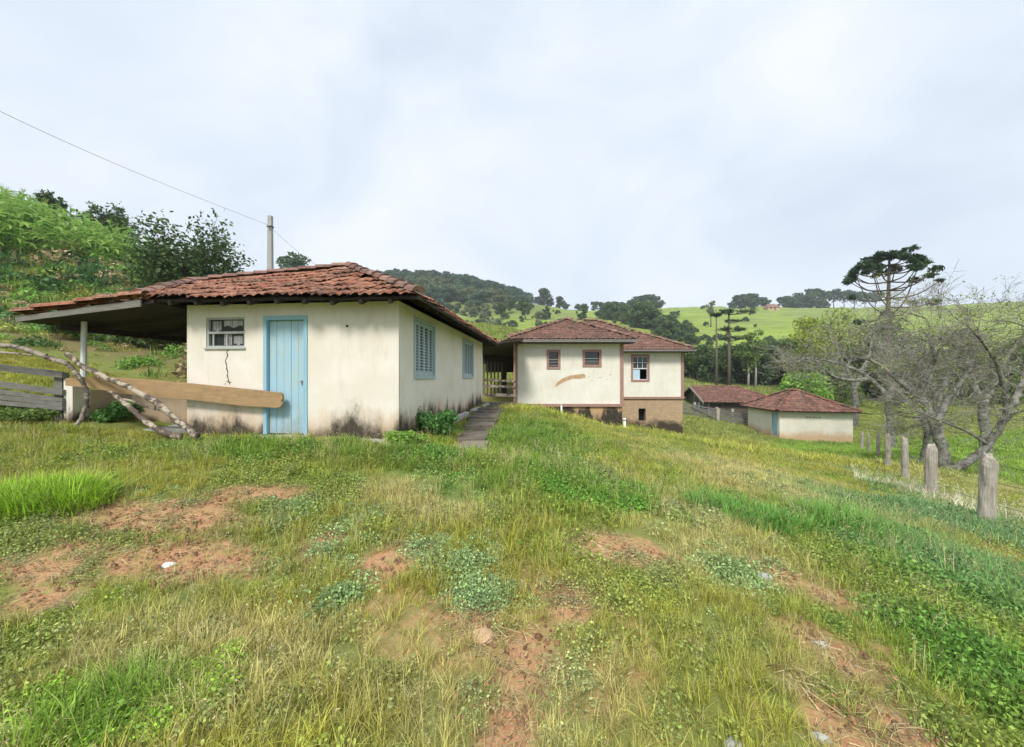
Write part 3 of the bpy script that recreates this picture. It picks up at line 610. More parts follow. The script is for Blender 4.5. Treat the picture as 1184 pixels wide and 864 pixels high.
# ------------------------------------------------------------------ middle house (two blocks)
mid = thing('farm_house', 'ivory two-block house with brown-pink trim on a brick base, in the middle distance', 'house', (0,0,0))
def mid_house():
    Y1, Y2 = 18.5, 25.5; FZ, EZ = .35, 3.36
    x0, x1, x2 = .21, 5.32, 11.35
    def px1(p, Y): return (p-HX)/F*Y
    def pz(p, Y): return CZ+(HY-p)/F*Y
    W1 = (px1(632,Y1), px1(648,Y1), pz(427,Y1), pz(404.5,Y1)); W2 = (px1(673.5,Y1), px1(695.5,Y1), pz(424.5,Y1), pz(404.5,Y1)); W3 = (px1(729.5,Y2), px1(751,Y2), pz(441.5,Y2), pz(410,Y2))
    b = MB()
    wall_panel(b, x0, x1, FZ, EZ, [W1, W2], .2, lambda a, z, t: (a, Y1+t, z)); wall_panel(b, Y1+.2, 32.8, FZ, EZ, [], .2, lambda a, z, t: (x0+t, a, z)); wall_panel(b, Y1+.2, Y2-.003, FZ, EZ, [], .2, lambda a, z, t: (x1-t, a, z))
    wall_panel(b, x1+.003, x2, FZ, EZ, [W3], .2, lambda a, z, t: (a, Y2+t, z)); wall_panel(b, Y2+.2, 32.8, FZ, EZ, [], .2, lambda a, z, t: (x2-t, a, z)); wall_panel(b, x0, x2, FZ, EZ, [], .2, lambda a, z, t: (a, 33-t, z))
    wl = b.build('wall', M['ivory'], mid)
    for q in ((x0+.3,x1-.3,Y1+1.2,Y1+1.3), (x1+.3,x2-.3,Y2+1.6,Y2+1.7)): m = MB(); m.box(*q,FZ,EZ-.1); m.build('dark_interior_sheet', M['black'], mid)  # black sheets stand in for the unlit rooms behind the windows
    m = MB(); m.box(x0+.02,x1-.02,Y1+.03,Y2+.5,-2.6,FZ-.14); m.build('base_wall', M['plinth'], mid)
    vx0, vx1, vz0, vz1 = px1(738.5,Y2), px1(747,Y2), pz(487,Y2), pz(472.5,Y2)
    m = MB(); wall_panel(m, x1+.05, x2-.02, -3.6, FZ-.14, [(vx0,vx1,vz0,vz1)], .35, lambda a, z, t: (a, Y2+.04+t, z)); wall_panel(m, Y2+.39, 33, -3.6, FZ-.14, [], .3, lambda a, z, t: (x2-.02-t, a, z))
    bw = m.build('brick_base', M['brick'], mid)
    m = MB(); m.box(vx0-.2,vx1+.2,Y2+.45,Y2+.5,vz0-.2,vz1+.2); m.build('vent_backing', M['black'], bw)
    # plaster scar with brown render showing, as one thin raised patch
    sc = [(641.5,447),(644,442.5),(650,438),(658,434.6),(667,433.2),(674,432.2),(677,433.5),(676.5,437),(670,438.2),(662,438),(655,440.5),(649,443.5),(644,446.5)]
    m = MB(); m.prism([(px1(a,Y1), Y1-.004, pz(c,Y1)) for a, c in sc], (0,.0035,0)); m.build('bare_patch', M['patch'], wl); r = random.Random(3)
    for k in range(16):
        a, c = r.uniform(676,712), r.uniform(428,440); s = r.uniform(.3,1.0); m = MB()
        m.prism([(px1(a-s,Y1),Y1-.004,pz(c,Y1)),(px1(a,Y1),Y1-.004,pz(c+s*.7,Y1)),(px1(a+s,Y1),Y1-.004,pz(c-s*.2,Y1)),(px1(a,Y1),Y1-.004,pz(c-s*.6,Y1))], (0,.0035,0)); m.build('plaster_chip', M['patch'], wl)
    # corner boards and floor bands
    for q in ((x0-.03,x0+.06,Y1-.035,Y1-.003,FZ+.001,EZ-.1), (x1-.13,x1+.04,Y1-.035,Y1-.003,FZ+.001,EZ-.1), (x2-.16,x2+.03,Y2-.035,Y2-.003,FZ+.001,EZ-.12), (x1+.05,x1+.2,Y2-.03,Y2-.003,FZ+.001,EZ-.12)): m = MB(); m.box(*q); m.build('corner_board', M['trim'], mid)
    for q in ((x0-.05,x1+.06,Y1-.06,Y1+.1), (x1+.062,x2+.06,Y2-.06,Y2+.1), (x2-.1,x2+.06,Y2+.102,33)): m = MB(); m.box(*q,FZ-.135,FZ); m.build('floor_band', M['trim'], mid)
    # windows
    for (a, c, z0, z1), Y, typ in ((W1,Y1,0), (W2,Y1,0), (W3,Y2,1)):
        f = .115 if typ == 0 else .135; m = MB()
        m.box(a,a+f,Y-.03,Y+.16,z0,z1); m.box(c-f,c,Y-.03,Y+.16,z0,z1); m.box(a+f,c-f,Y-.03,Y+.16,z1-f,z1); m.box(a+f,c-f,Y-.03,Y+.16,z0,z0+f)
        fr = m.build('window', M['trim'], mid); ia, ic, iz0, iz1 = a+f, c-f, z0+f, z1-f
        if typ == 0:
            m = MB(); m.box(ia,ic,Y+.12,Y+.13,iz0,iz1); m.build('pane', M['glass'], fr)
            m = MB(); mz = (iz0+iz1)/2; m.box(ia,ic,Y+.05,Y+.10,mz-.02,mz+.02); m.box(ia,ic,Y+.05,Y+.09,mz-.14,mz-.12); m.box(ia,ic,Y+.05,Y+.09,iz0+.07,iz0+.085)
            m.build('glazing_bars', M['steel'], fr)
        else:
            mz = iz0+(iz1-iz0)*.48; m = MB(); w_ = .03
            m.box(ia,ia+w_,Y+.03,Y+.07,iz0,iz1); m.box(ic-w_,ic,Y+.03,Y+.07,iz0,iz1); m.box(ia+w_,ic-w_,Y+.03,Y+.07,iz1-w_,iz1); m.box(ia+w_,ic-w_,Y+.03,Y+.07,mz-.03,mz+.03); m.box(ia+w_,ic-w_,Y+.03,Y+.07,iz0,iz0+w_)
            for k in (1, 2): xx = ia+(ic-ia)*k/3; m.box(xx-.014,xx+.014,Y+.032,Y+.068,mz+.03,iz1-w_)
            zz = (mz+iz1)/2; m.box(ia+w_,ic-w_,Y+.034,Y+.066,zz-.013,zz+.013); m.build('sash', M['white_paint'], fr)
            m = MB(); m.box(ia+w_,ic-w_,Y+.072,Y+.078,mz,iz1); m.build('pane', M['glass'], fr)
            m = MB(); m.box(ia+w_,(ia+ic)/2,Y+.08,Y+.10,iz0+w_,mz-.03); m.build('shutter', M['pale_blue'], fr)
    # roofs
    zf0, zf1 = 3.40, 3.44
    a = (-.28,17.9,zf0); c = (5.85,17.9,zf0); ap = (3.0,21.0,4.78); ap2 = (3.0,29,4.78); a2 = (-.28,29,zf0); c2 = (5.85,29,zf0)
    m = MB(); lay_tiles(m, [a,c,ap], plane_z(a,c,ap), (1,0), .21, .32, 21); lay_tiles(m, [a,a2,ap2,ap], plane_z(a,a2,ap), (0,1), .24, .36, 22); lay_tiles(m, [c,c2,ap2,ap], plane_z(c,c2,ap), (0,1), .24, .36, 23)
    e0 = (4.4,24.85,zf1); e1 = (11.9,24.85,zf1); r0 = (4.9,29.3,5.95); r1 = (6.5,29.3,5.92); e2 = (11.9,33.7,zf1); q = (5.5,29.3,5.95); e0 = (.2,24.85,zf1); e3 = (.2,33.7,zf1)
    lay_tiles(m, [e0,e1,r1,q], plane_z(e0,e1,r1), (1,0), .23, .35, 24); lay_tiles(m, [e1,e2,r1], plane_z(e1,e2,r1), (0,1), .24, .36, 25); lay_tiles(m, [e3,e2,r1,q], plane_z(e3,e2,r1), (1,0), .24, .36, 26); lay_tiles(m, [e0,e3,q], plane_z(e0,e3,q), (0,1), .24, .36, 27)
    rf = m.build('roof', M['tile_old'], mid)
    u = lambda p, k=.06: (p[0], p[1], p[2]+k)
    m = MB(); caps(m, u(a), u(ap), .11, .36, 1); m.build('ridge_tiles', M['cap'], rf); m = MB(); caps(m, u(c), u(ap), .11, .36, 2); m.build('ridge_tiles', M['cap'], rf); m = MB(); caps(m, u(ap), u(ap2), .11, .36, 3); m.build('ridge_tiles', M['cap'], rf); m = MB(); caps(m, u(e1), u(r1), .12, .38, 4); m.build('ridge_tiles', M['cap'], rf); m = MB(); caps(m, u(q), u(r1), .12, .38, 5); m.build('ridge_tiles', M['cap'], rf); m = MB(); caps(m, u(e2), u(r1), .12, .38, 6); m.build('ridge_tiles', M['cap'], rf)
    m = MB()
    for P in ([a,c,ap], [a,a2,ap2,ap], [c,c2,ap2,ap], [e0,e1,r1,q], [e0,e3,q], [e1,e2,r1], [e3,e2,r1,q]): deck(m, P, plane_z(*P[:3]), .06)
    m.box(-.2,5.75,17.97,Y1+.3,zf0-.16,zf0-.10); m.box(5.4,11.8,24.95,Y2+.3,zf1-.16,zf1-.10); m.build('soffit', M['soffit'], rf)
    for q in ((-.28,5.85,17.86,17.895,zf0-.14,zf0-.01), (4.4,11.9,24.81,24.845,zf1-.13,zf1-.01)): m = MB(); m.box(*q); m.build('fascia', M['grey_wood'], rf)
    # veranda on the left side of the house, behind the near house
    vr = MB(); va = (-1.7,16.2,2.95); vb = (.30,16.2,3.25); vc = (.30,30,3.25); vd = (-1.7,30,2.95); lay_tiles(vr, [va,vd,vc,vb], plane_z(va,vd,vb), (0,1), .24, .36, 30)
    vr.build('veranda_roof', M['tile_old'], mid)
    m = MB(); deck(m, [va,vb,vc,vd], plane_z(va,vb,vd), .08); m.box(-1.7,.18,24.6,24.7,1.95,2.9); m.box(-.62,-.34,24.3,24.58,FZ,2.9); m.box(-1.7,.2,22.3,22.5,2.4,2.9); m.build('veranda_beam', M['soffit'], mid)
    m = MB(); m.box(-2.6,.19,16.4,30,-.6,.42); m.build('veranda_floor', M['barn'], mid)
    for k in range(6):
        x = -1.50+k*.19; m = MB(); m.bar((x,20.6,.43), (x,20.6,2.45), .075, .06, .6); m.build('slat', M['barn'], mid)
    for (z, l, w_) in ((1.50,-1.6,.09), (1.24,-1.45,.10), (.86,-1.9,.13)):
        m = MB(); m.bar((l-.4,17.2,z+.02), (.17,17.0,z-.04), .06, w_, .9); m.build('rail', M['log_dark'], mid)
    m = MB(); m.box(.07,.145,17.02,17.10,-.2,3.15); m.build('veranda_post', M['trim'], mid)
mid_house()
for (px, pt, pb, Y, lab) in ((649.5,466,484,18.25,'thin white pipe standing against the left block base of the brick-based house'), (722.5,484,501,18.35,'short thick white pipe at the corner where the two blocks of the house meet')):
    p = at(px, pt, Y); m = MB(); rr = .045 if px < 700 else .065
    m.tube([(0,0,-.4), (0,0,.02), (-.02,0,p.z-hz(p.x,Y))], rr, 10); m.tube([(-.02,0,p.z-hz(p.x,Y)-.10), (-.02,0,p.z-hz(p.x,Y)+.02)], rr*1.25, 10)
    tag(m.build('drain_pipe', M['pvc'], None, True, (p.x, Y, hz(p.x, Y))), lab, 'pipe')

# ------------------------------------------------------------------ small hut
hut = thing('small_hut', 'small white hut with hipped red tile roof and narrow blue door', 'hut', (21.55,31,-3.1), R(-6))
def build_hut():
    W, L, H = 5.44, 5.0, 2.05
    m = MB(); dy0, dy1 = .02, .62
    holes = [(2.0+k*.2, 2.09+k*.2, 1.46, 1.60) for k in range(6)]
    wall_panel(m, 0, W, -1.6, H, holes, .2, lambda a, z, t: (a, t, z)); wall_panel(m, .2, L-.2, -1.6, H, [(.25,1.05,.0,1.85)], .2, lambda a, z, t: (t, a, z)); wall_panel(m, .2, L-.2, -1.6, H, [], .2, lambda a, z, t: (W-t, a, z)); wall_panel(m, 0, W, -1.6, H, [], .2, lambda a, z, t: (a, L-t, z))
    m.build('wall', M['hut'], hut)
    m = MB(); m.box(.3,W-.3,.5,.6,0,H-.1); m.box(1.0,1.1,.7,L-.3,0,H-.1); m.build('dark_interior_sheet', M['black'], hut)  # black sheets give the shade inside vent holes and doorway by colour
    m = MB(); m.box(-.02,.16,.25,.33,0,1.85); m.box(-.02,.16,.97,1.05,0,1.85); m.box(-.02,.16,.33,.97,1.77,1.85); dr = m.build('door', M['blue_frame'], hut)
    m = MB()
    for k in range(4): m.box(.03,.07,.335+k*.159,.335+k*.159+.154,.01,1.765, .2*k)
    m.build('door_panel', M['blue_door'], dr)
    a = (-.45,-.5,H+.02); b = (W+.35,-.5,H-.05); c = (W+.4,L+.5,H); d = (-.45,L+.5,H+.02); p = (2.05,2.4,H+1.58); q = (2.75,2.45,H+1.55)
    m = MB(); lay_tiles(m, [a,b,q,p], plane_z(a,b,q), (1,0), .21, .32, 41, 1.2); lay_tiles(m, [a,d,p], plane_z(a,d,p), (0,1), .21, .32, 42, 1.2); lay_tiles(m, [b,c,q], plane_z(b,c,q), (0,1), .21, .32, 43); lay_tiles(m, [d,c,q,p], plane_z(d,c,q), (1,0), .21, .32, 44)
    rf = m.build('roof', M['tile_red'], hut); u = lambda s: (s[0], s[1], s[2]+.06)
    m = MB(); caps(m, u(a), u(p), .12, .38, 1); m.build('ridge_tiles', M['tile_red'], rf); m = MB(); caps(m, u(b), u(q), .12, .38, 2); m.build('ridge_tiles', M['tile_red'], rf); m = MB(); caps(m, u(c), u(q), .12, .38, 3); m.build('ridge_tiles', M['tile_red'], rf); m = MB(); caps(m, u(d), u(p), .12, .38, 4); m.build('ridge_tiles', M['tile_red'], rf); m = MB(); caps(m, u(p), u(q), .12, .38, 5); m.build('ridge_tiles', M['tile_red'], rf)
    m = MB()
    for P in ([a,b,q,p], [a,d,p], [b,c,q], [d,c,q,p]): deck(m, P, plane_z(*P[:3]), .07)
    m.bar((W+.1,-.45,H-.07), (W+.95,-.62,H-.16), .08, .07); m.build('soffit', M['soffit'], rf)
build_hut()

# ------------------------------------------------------------------ timber barn behind the hut
barn = thing('timber_barn', 'dark timber barn with gabled red tile roof, half hidden behind the white hut', 'barn', (20.55,40,-3.2), math.atan2(-.22,.975))
def build_barn():
    L, D, E, Rg = 6.2, 11.5, 2.35, 3.75
    m = MB()
    for k in range(12): m.box(.02+k*.5,.02+k*.5+.485,0,.06,-.5,E, random.random())
    for k in range(22):
        y = .1+k*.5; hgt = E+(Rg-E)*(1-abs(y-D/2)/(D/2)); m.box(0,.05,y,y+.48,-.5,hgt-.04, random.random()*.6)
    m.box(L-.06,L,0,D,-.5,E); m.box(0,L,D-.06,D,-.5,E); m.build('wall', M['barn'], barn)
    for y in (.05, 2.1, 3.6, 6.2): m = MB(); m.box(-.10,-.002,y,y+.16,-.5,E+(Rg-E)*(1-abs(y-D/2)/(D/2))-.2); m.build('post', M['post'], barn)
    m = MB(); m.box(1.5,1.6,1,D-1,-.3,E); m.build('dark_interior_sheet', M['black'], barn)  # black sheet added so the barn's inside looks unlit
    m = MB(); m.box(-.06,-.003,4.0,4.7,.2,1.9); m.build('door', M['blue_door'], barn)
    a = (-.7,-.5,E-.05); b = (L+.6,-.5,E-.05); c = (L-2.0,D/2,Rg); d = (-.7,D/2,Rg+.05); e = (-.7,D+.5,E); f = (L+.6,D+.5,E)
    m = MB(); lay_tiles(m, [a,b,c,d], plane_z(a,b,d), (1,0), .24, .36, 51, 1.3); lay_tiles(m, [b,f,c], plane_z(b,f,c), (0,1), .24, .36, 52); lay_tiles(m, [e,f,c,d], plane_z(e,f,d), (1,0), .24, .36, 53)
    rf = m.build('roof', M['tile_red'], barn)
    m = MB(); caps(m, (d[0],d[1],d[2]+.06), (c[0],c[1],c[2]+.06), .12, .4, 1); caps(m, (b[0],b[1],b[2]+.06), (c[0],c[1],c[2]+.06), .12, .4, 2); m.build('ridge_tiles', M['tile_red'], rf)
    m = MB()
    for P in ([a,b,c,d], [b,f,c], [e,f,c,d]): deck(m, P, plane_z(P[0], P[1], P[-1]), .07)
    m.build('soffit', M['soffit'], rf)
    m = MB()
    for p0 in (a, e): m.bar((d[0]-.03,d[1],d[2]-.06), (p0[0]-.03,p0[1],p0[2]-.06), .05, .20)
    m.build('verge_board', M['post'], rf)
build_barn()
def corral():
    a = on(780, 37.5); b = on(864, 36.6); root = thing('corral_fence', 'weathered board corral fence with gate between brick base and white hut', 'fence', a)
    d = Vector((b.x-a.x, b.y-a.y, 0)); n = 9; zt = 1.15
    for k, t in enumerate((0, .28, .585, .615, .80, .985)):
        p = d*t; z = hz(a.x+p.x, a.y+p.y)-a.z; m = MB(); m.bar((p.x,p.y,z-.4), (p.x,p.y,z+zt+.1+.2*((k*2) % 3)/2), .20, .18, .5); m.build('post', M['post'], root)
    for (t0, t1) in ((0,.58), (.62,.985)):
        for j in range(7):
            p = d*t0; q = d*t1; za = hz(a.x+p.x, a.y+p.y)-a.z; zb = hz(a.x+q.x, a.y+q.y)-a.z; h = .14+j*.16+random.uniform(-.03,.03); m = MB()
            m.bar((p.x,p.y-.12,za+h), (q.x,q.y-.12,zb+h+random.uniform(-.04,.04)),   .03, .115+random.uniform(-.025,.02), random.random()*.3); m.build('board', M['grey_wood'], root)
    p, q = d*.22, d*.57; m = MB(); m.bar((p.x,p.y-.17,hz(a.x+p.x,a.y+p.y)-a.z+.9), (q.x,q.y-.17,hz(a.x+q.x,a.y+q.y)-a.z+.15), .05, .10); m.build('brace', M['barn'], root)
corral()

# ------------------------------------------------------------------ wooden plank, logs, rail fence, pole with wire
def plank():
    Y0, Y1 = 7.02, 6.68; T = [(75.5,437.5),(100,436),(135,436.5),(190,440.5),(250,446.5),(300,451.5),(324,454.2),(325.6,456.5)]; Bm = [(326.5,461),(324.8,463.5),(326.2,467),(323.5,471),(319,471.8),(280,469.3),(215,461.8),(139,455.2),(110,449),(75.5,446)]
    P = [at(a, c, Y0+(Y1-Y0)*(a-75)/250) for a, c in T+Bm]; o = P[0].copy(); P = [p-o for p in P]
    m = MB(); m.prism(P, Matrix.Rotation(HR, 3, 'Z') @ Vector((0,.055,0)))
    tag(m.build('wooden_plank', M['plank'], None, False, o), 'long light brown sawn plank lying across the porch opening and blue door', 'plank')
plank()
def spline(P, n=6):
    P = [Vector(p) for p in P]; out = []
    for i in range(len(P)-1):
        p0 = P[max(i-1,0)]; p1 = P[i]; p2 = P[i+1]; p3 = P[min(i+2,len(P)-1)]
        for k in range(n):
            t = k/n; out.append(.5*((2*p1)+(p2-p0)*t+(2*p0-5*p1+4*p2-p3)*t*t+(3*p1-p0-3*p2+p3)*t**3))
    return out+[P[-1]]
def log(pts, r0, r1, mat, label, knots=0, extra=None):
    P = spline([at(*p) for p in pts], 12); o = P[0].copy(); n = len(P); r = random.Random(len(label)); m = MB(); f = [r.uniform(0,6.28) for _ in range(6)]
    wob = lambda k, i: math.sin(k*.55+f[i])*.35+math.sin(k*1.3+f[i+1])*.22+r.uniform(-.12,.12)
    m.tube([p-o+Vector((wob(k,0), 0, wob(k,2)))*r0*.5 for k, p in enumerate(P)], [(r0+(r1-r0)*k/(n-1))*(1+.16*wob(k,4)+(.28 if r.random() < .06 else 0)) for k in range(n)], 11)
    for _ in range(3):
        k = r.randrange(3, n-3); q = P[k]-o; a = r.uniform(0,6.28); e = q+Vector((math.cos(a)*.5, -.3, math.sin(a)))*r0*r.uniform(1.8,3.2); m.tube([q, e], [r0*.42, r0*.28], 6)
    for e in (extra or []):
        E = spline([at(*p) for p in e[0]]); m.tube([p-o for p in E], np.linspace(e[1], e[2], len(E)), 7)
    return tag(m.build('fallen_branch', mat, None, True, o), label, 'branch')
log([(78,409.5,6.85),(98,425,6.75),(133,441,6.6),(173.5,461,6.45),(211,491,6.25),(228,504,6.15)], .040, .048, M['log'], 'pale and dark mottled branch leaning over the plank, its foot by the white wall corner')
log([(120,447,7.12),(128.6,452.7,7.0),(150,471,6.75),(171,489,6.5),(190,500.5,6.35),(209,504.5,6.25)], .040, .045, M['log'], 'bleached branch slanting down from under the plank to the grass', 0, [([(140,461.5,6.85),(152,463.5,6.8),(164,469,6.75),(185,474.5,6.7)], .022, .014)])
log([(-70,391,6.9),(0,399,6.95),(21,402,6.95),(36,406,6.9),(54,413,6.85),(67,417.5,6.8),(78,421,6.75),(89,433,6.7),(97,445,6.7),(100.5,460,6.68),(97,477,6.66),(88.5,492,6.6)], .042, .030, M['log_dark'], 'long grey branch arching along the rail fence and bending down before the pillar', 0, [([(-60,400,6.9),(0,407.5,6.9),(20,409,6.9),(37,411,6.9)], .030, .014)])
def rail_fence():
    a = at(71, 470, 7.3); z0 = hz(a.x, a.y); o = Vector((a.x, a.y, z0)); root = thing('rail_fence', 'dark weathered wooden rail fence at the left end of the porch', 'fence', o)
    for px, pt in ((71.5,431), (-60,418)):
        p = at(px, pt, 7.32)-o; m = MB(); m.bar((p.x,p.y,-.4), (p.x,p.y,p.z), .15, .12); m.build('post', M['grey_wood'], root)
    for (l, r_, h) in ((424,433.5,.115), (442,454,.105), (450,463,.07), (458,467,.09), (466,472,.08)):
        p = at(-62, l-6, 7.25)-o; q = at(73.5, r_, 7.2)-o; m = MB(); m.bar(p, q, .05, h, .3); m.build('rail', M['grey_wood'], root)
rail_fence()
def pole():
    p = on(312.5, 20); top = at(312.5, 250, 20).z-p.z; root = thing('utility_pole', 'plain grey concrete utility pole rising behind the near tiled roof', 'utility pole', p)
    m = MB(); m.hexa([(-.15,-.12,-.5),(.15,-.12,-.5),(.15,.12,-.5),(-.15,.12,-.5)], [(-.10,-.08,top),(.10,-.08,top),(.10,.08,top),(-.10,.08,top)])
    m.build('shaft', M['pole_mat'], root)
    zw = at(312.5, 262.5, 20).z-p.z; m = MB(); m.tube([(-.0,-.09,zw),(0,-.26,zw)], .025, 8); m.tube([(0,-.22,zw-.05),(0,-.22,zw+.06)], .045, 10); m.build('insulator', M['insul'], root)
    m = MB(); m.box(-.135,.135,-.105,.105,zw-.03,zw+.03); m.build('clamp', M['wire'], root)
    w0 = Vector((p.x, 19.78, zw+p.z+.02)); ends = [at(-60, 99, 9.5), at(-520, -160, 5)]; m = MB()
    m.tube(spline([ends[1], ends[0], at(150, 196.5, 13.6), w0], 10), .006, 5); e = at(413, 337, 12.5); mid_ = (w0+e)/2-Vector((0,0,.18)); m.tube(spline([w0, mid_, e], 8), .006, 5)
    tag(m.build('power_wire', M['wire'], None), 'thin dark power wire running from upper left past the grey pole to the roof', 'wire')
pole()

# ------------------------------------------------------------------ wire fence on the right
def wire_fence():
    P = [(1138,527,612,6.4,.112), (1076,515,579,8.5,.105), (1047,507,558,11.1,.085), (1026.5,502,545,13.7,.085), (1015,500,526,17.5,.07), (1004.5,502,520,21,.065), (996,500,518,24.5,.08)]
    o = on(1138, 6.4); root = thing('wire_fence', 'row of grey weathered fence posts with thin wire down the right side', 'fence', o); tops = []
    for k, (px, pt, pb, Y, rad) in enumerate(P):
        b = on(px, Y)-o; t = at(px, pt, Y)-o; r = random.Random(k+2); n = 12; m = MB(); i0 = 0; rings = 22; nn = 22; sl = r.uniform(0,6.28)
        lean = Vector((r.uniform(-.05,.05), r.uniform(-.04,.04), 0)); ph = [r.uniform(.86,1.12) for _ in range(nn)]
        for j in range(rings):
            f = j/(rings-1); z = (b.z-.35)+(t.z-b.z+.35)*f; s = rad*(1.08-.13*f+.04*math.sin(f*9+k*2))*(1 if j < rings-2 else (.90 if j == rings-2 else .66))
            for q in range(nn):
                an = 2*math.pi*q/nn; rr = s*(1+(ph[q]-1)*.55+.05*math.sin(an*3+j*.5+k)+.03*math.sin(an*5+j*.9)); zz = z+max(0, (f-.8)/.2)*(.045*math.sin(an+sl)+.03*math.sin(an*3+k*2)+r.uniform(-.012,.012))
                m.v.append((b.x+lean.x*f+rr*math.cos(an), b.y+lean.y*f+rr*math.sin(an)*.9, zz))
        for j in range(rings-1):
            for q in range(nn): m.f.append((j*nn+q, j*nn+(q+1) % nn, (j+1)*nn+(q+1) % nn, (j+1)*nn+q)); m.c.append(.2)
        m.f.append(tuple((rings-1)*nn+q for q in range(nn))); m.c.append(.3)
        m.build('post', M['post'], root, False); tops.append((b, t, rad))
    ext = [(P[0][0]+380, 3.6)]
    for h in (.30, .62, .88):
        pts = []
        for (b, t, rad) in tops: pts.append(Vector((b.x+rad*.9, b.y-rad*.3, b.z+(t.z-b.z)*h)))
        e = on(1500, 4.2)-o; pts = [Vector((e.x, e.y, e.z+1.1*h))]+pts; m = MB()
        for k in range(len(pts)-1):
            a, b2 = pts[k], pts[k+1]; mm = (a+b2)/2-Vector((0,0,.03)); m.tube([a, mm, b2], .0035, 4)
        m.build('wire', M['wire'], root)
wire_fence()

# ------------------------------------------------------------------ stone path beside the near house
def path():
    m = MB(); r = random.Random(5); t = NT('path_stone'); o = t.coord(); n = t.noise(o, 3, 6, .7); n2 = t.noise(o, 18, 5)
    c = t.mix(t.ramp(n, [(.35, 0), (.65, 1)]), (.05,.043,.036), (.20,.17,.135)); c = t.mix(t.attr('rnd'), c, (.27,.235,.185)); c = t.mix(t.ramp(n2, [(.55, 0), (.75, .5)]), c, (.06,.07,.03)); t.bump(n2, .6, .02); mt = t.done(c, .95)
    rows = [(6.55,7.5,-1.02,-.48,.10,.75), (7.55,8.6,-1.05,-.50,.13,.35), (8.65,9.9,-1.12,-.40,.20,.1), (9.95,11.3,-1.15,-.32,.20,.05), (11.35,12.9,-1.15,-.25,.16,.05), (12.95,14.6,-1.15,-.1,.14,.05), (14.65,16.35,-1.5,.1,.14,.1)]
    for (y0, y1, xa, xb, h, cc) in rows:
        a = xa+.02; 
        nsub = 2 if y1-y0 > 1.2 else 1
        for s in range(nsub):
            ya = y0+(y1-y0)*s/nsub; yb = y0+(y1-y0)*(s+1)/nsub-.03; z = hz((xa+xb)/2, (ya+yb)/2)+h*.6
            j = lambda: r.uniform(-.05,.05)
            lo = [(a+j(),ya+j()*.6,z-.5),(xb+j(),ya+j()*.6,z-.5),(xb+j(),yb,z-.5),(a+j(),yb,z-.5)]; hi = [(p[0],p[1],z+j()*.3) for p in lo]; m.hexa(lo, hi, cc*r.uniform(.6,1.2))
    kind(m.build('path', mt), 'structure')
    m = MB()
    for k in range(9):
        y = 2.6+k*.60; 
        if k in (3, 6): continue
        m.hexa([(.16,y,-.3),(.30,y,-.3),(.30,y+.55,-.3),(.16,y+.55,-.3)], [(.17,y+.01,.14),(.29,y+.01,.13),(.29,y+.53,.14),(.17,y+.54,.15)], r.random())
    k_ = m.build('kerb', M['concrete'], None, False, HC); k_.rotation_euler = (0,0,HR); kind(k_, 'structure')
    m = MB()                                                # worn concrete apron along the near house front
    for k in range(5):
        a = -1.5+k*.36; m.hexa([(a,-.45,-.5),(a+.35,-.45,-.5),(a+.35,-.003,-.5),(a,-.003,-.5)], [(a,-.42+r.uniform(-.06,.06),.03),(a+.345,-.42+r.uniform(-.06,.06),.03),(a+.345,-.003,.05),(a,-.003,.05)], r.random())
    k_ = m.build('apron', M['concrete'], None, False, HC); k_.rotation_euler = (0,0,HR); kind(k_, 'structure')
path()
# ------------------------------------------------------------------ foliage meshes
def leaves(C, size, r, asp=.5, up=0.0):
    n = len(C); a = r.normal(size=(n,3)); a /= np.linalg.norm(a, axis=1)[:, None]; b = r.normal(size=(n,3))
    if up > 0: a[:, 2] *= (1-up); b[:, 2] *= (1-up); a /= np.linalg.norm(a, axis=1)[:, None]
    b -= a*(a*b).sum(1)[:, None]; b /= np.linalg.norm(b, axis=1)[:, None]
    s = (size*r.uniform(.6, 1.35, n))[:, None]; a = a*s; b = b*s*asp
    V = np.stack([C-a, C+b-a*.1, C+a, C-b-a*.1], 1).reshape(-1, 3); return V, np.arange(4*n).reshape(-1, 4)
def lobes_pts(lobes, n, r, inner=.45):
    vol = np.array([l[3]*l[4]*l[5] for l in lobes])**.7; cnt = np.maximum(6, (vol/vol.sum()*n).astype(int)); C = []; K = []
    for l, c in zip(lobes, cnt):
        d = r.normal(size=(c,3)); d /= np.linalg.norm(d, axis=1)[:, None]; q = r.uniform(inner, 1.05, c)[:, None]
        C.append(np.array(l[:3])+d*q*np.array(l[3:6])); K.append(np.clip(r.normal(r.uniform(.2, .75), .22, c), 0, 1))
    return np.concatenate(C), np.concatenate(K)
def crown_mesh(name, mat, lobes, n, leaf, seed, asp=.55, up=.15):
    r = np.random.default_rng(seed); C, K = lobes_pts(lobes, n, r); V, Q = leaves(C, leaf, r, asp, up); return np_mesh(name, V, Q, mat, K)
def random_lobes(seed, H, rad, base=.28, k=14, flat=.7):
    r = np.random.default_rng(seed); L = []
    for i in range(k):
        a = r.uniform(0, 2*math.pi); t = r.uniform(0, 1)**.8; z = H*(base+(1-base)*t); rr = rad*math.sqrt(max(.08, 1-((t-.35)/.75)**2))*r.uniform(.35, .78); s = rad*r.uniform(.28, .50)
        L.append((rr*math.cos(a), rr*math.sin(a), min(z, H-s*flat), s, s, s*flat))
    L.append((0, 0, H*.62, rad*.55, rad*.55, H*.28)); return L
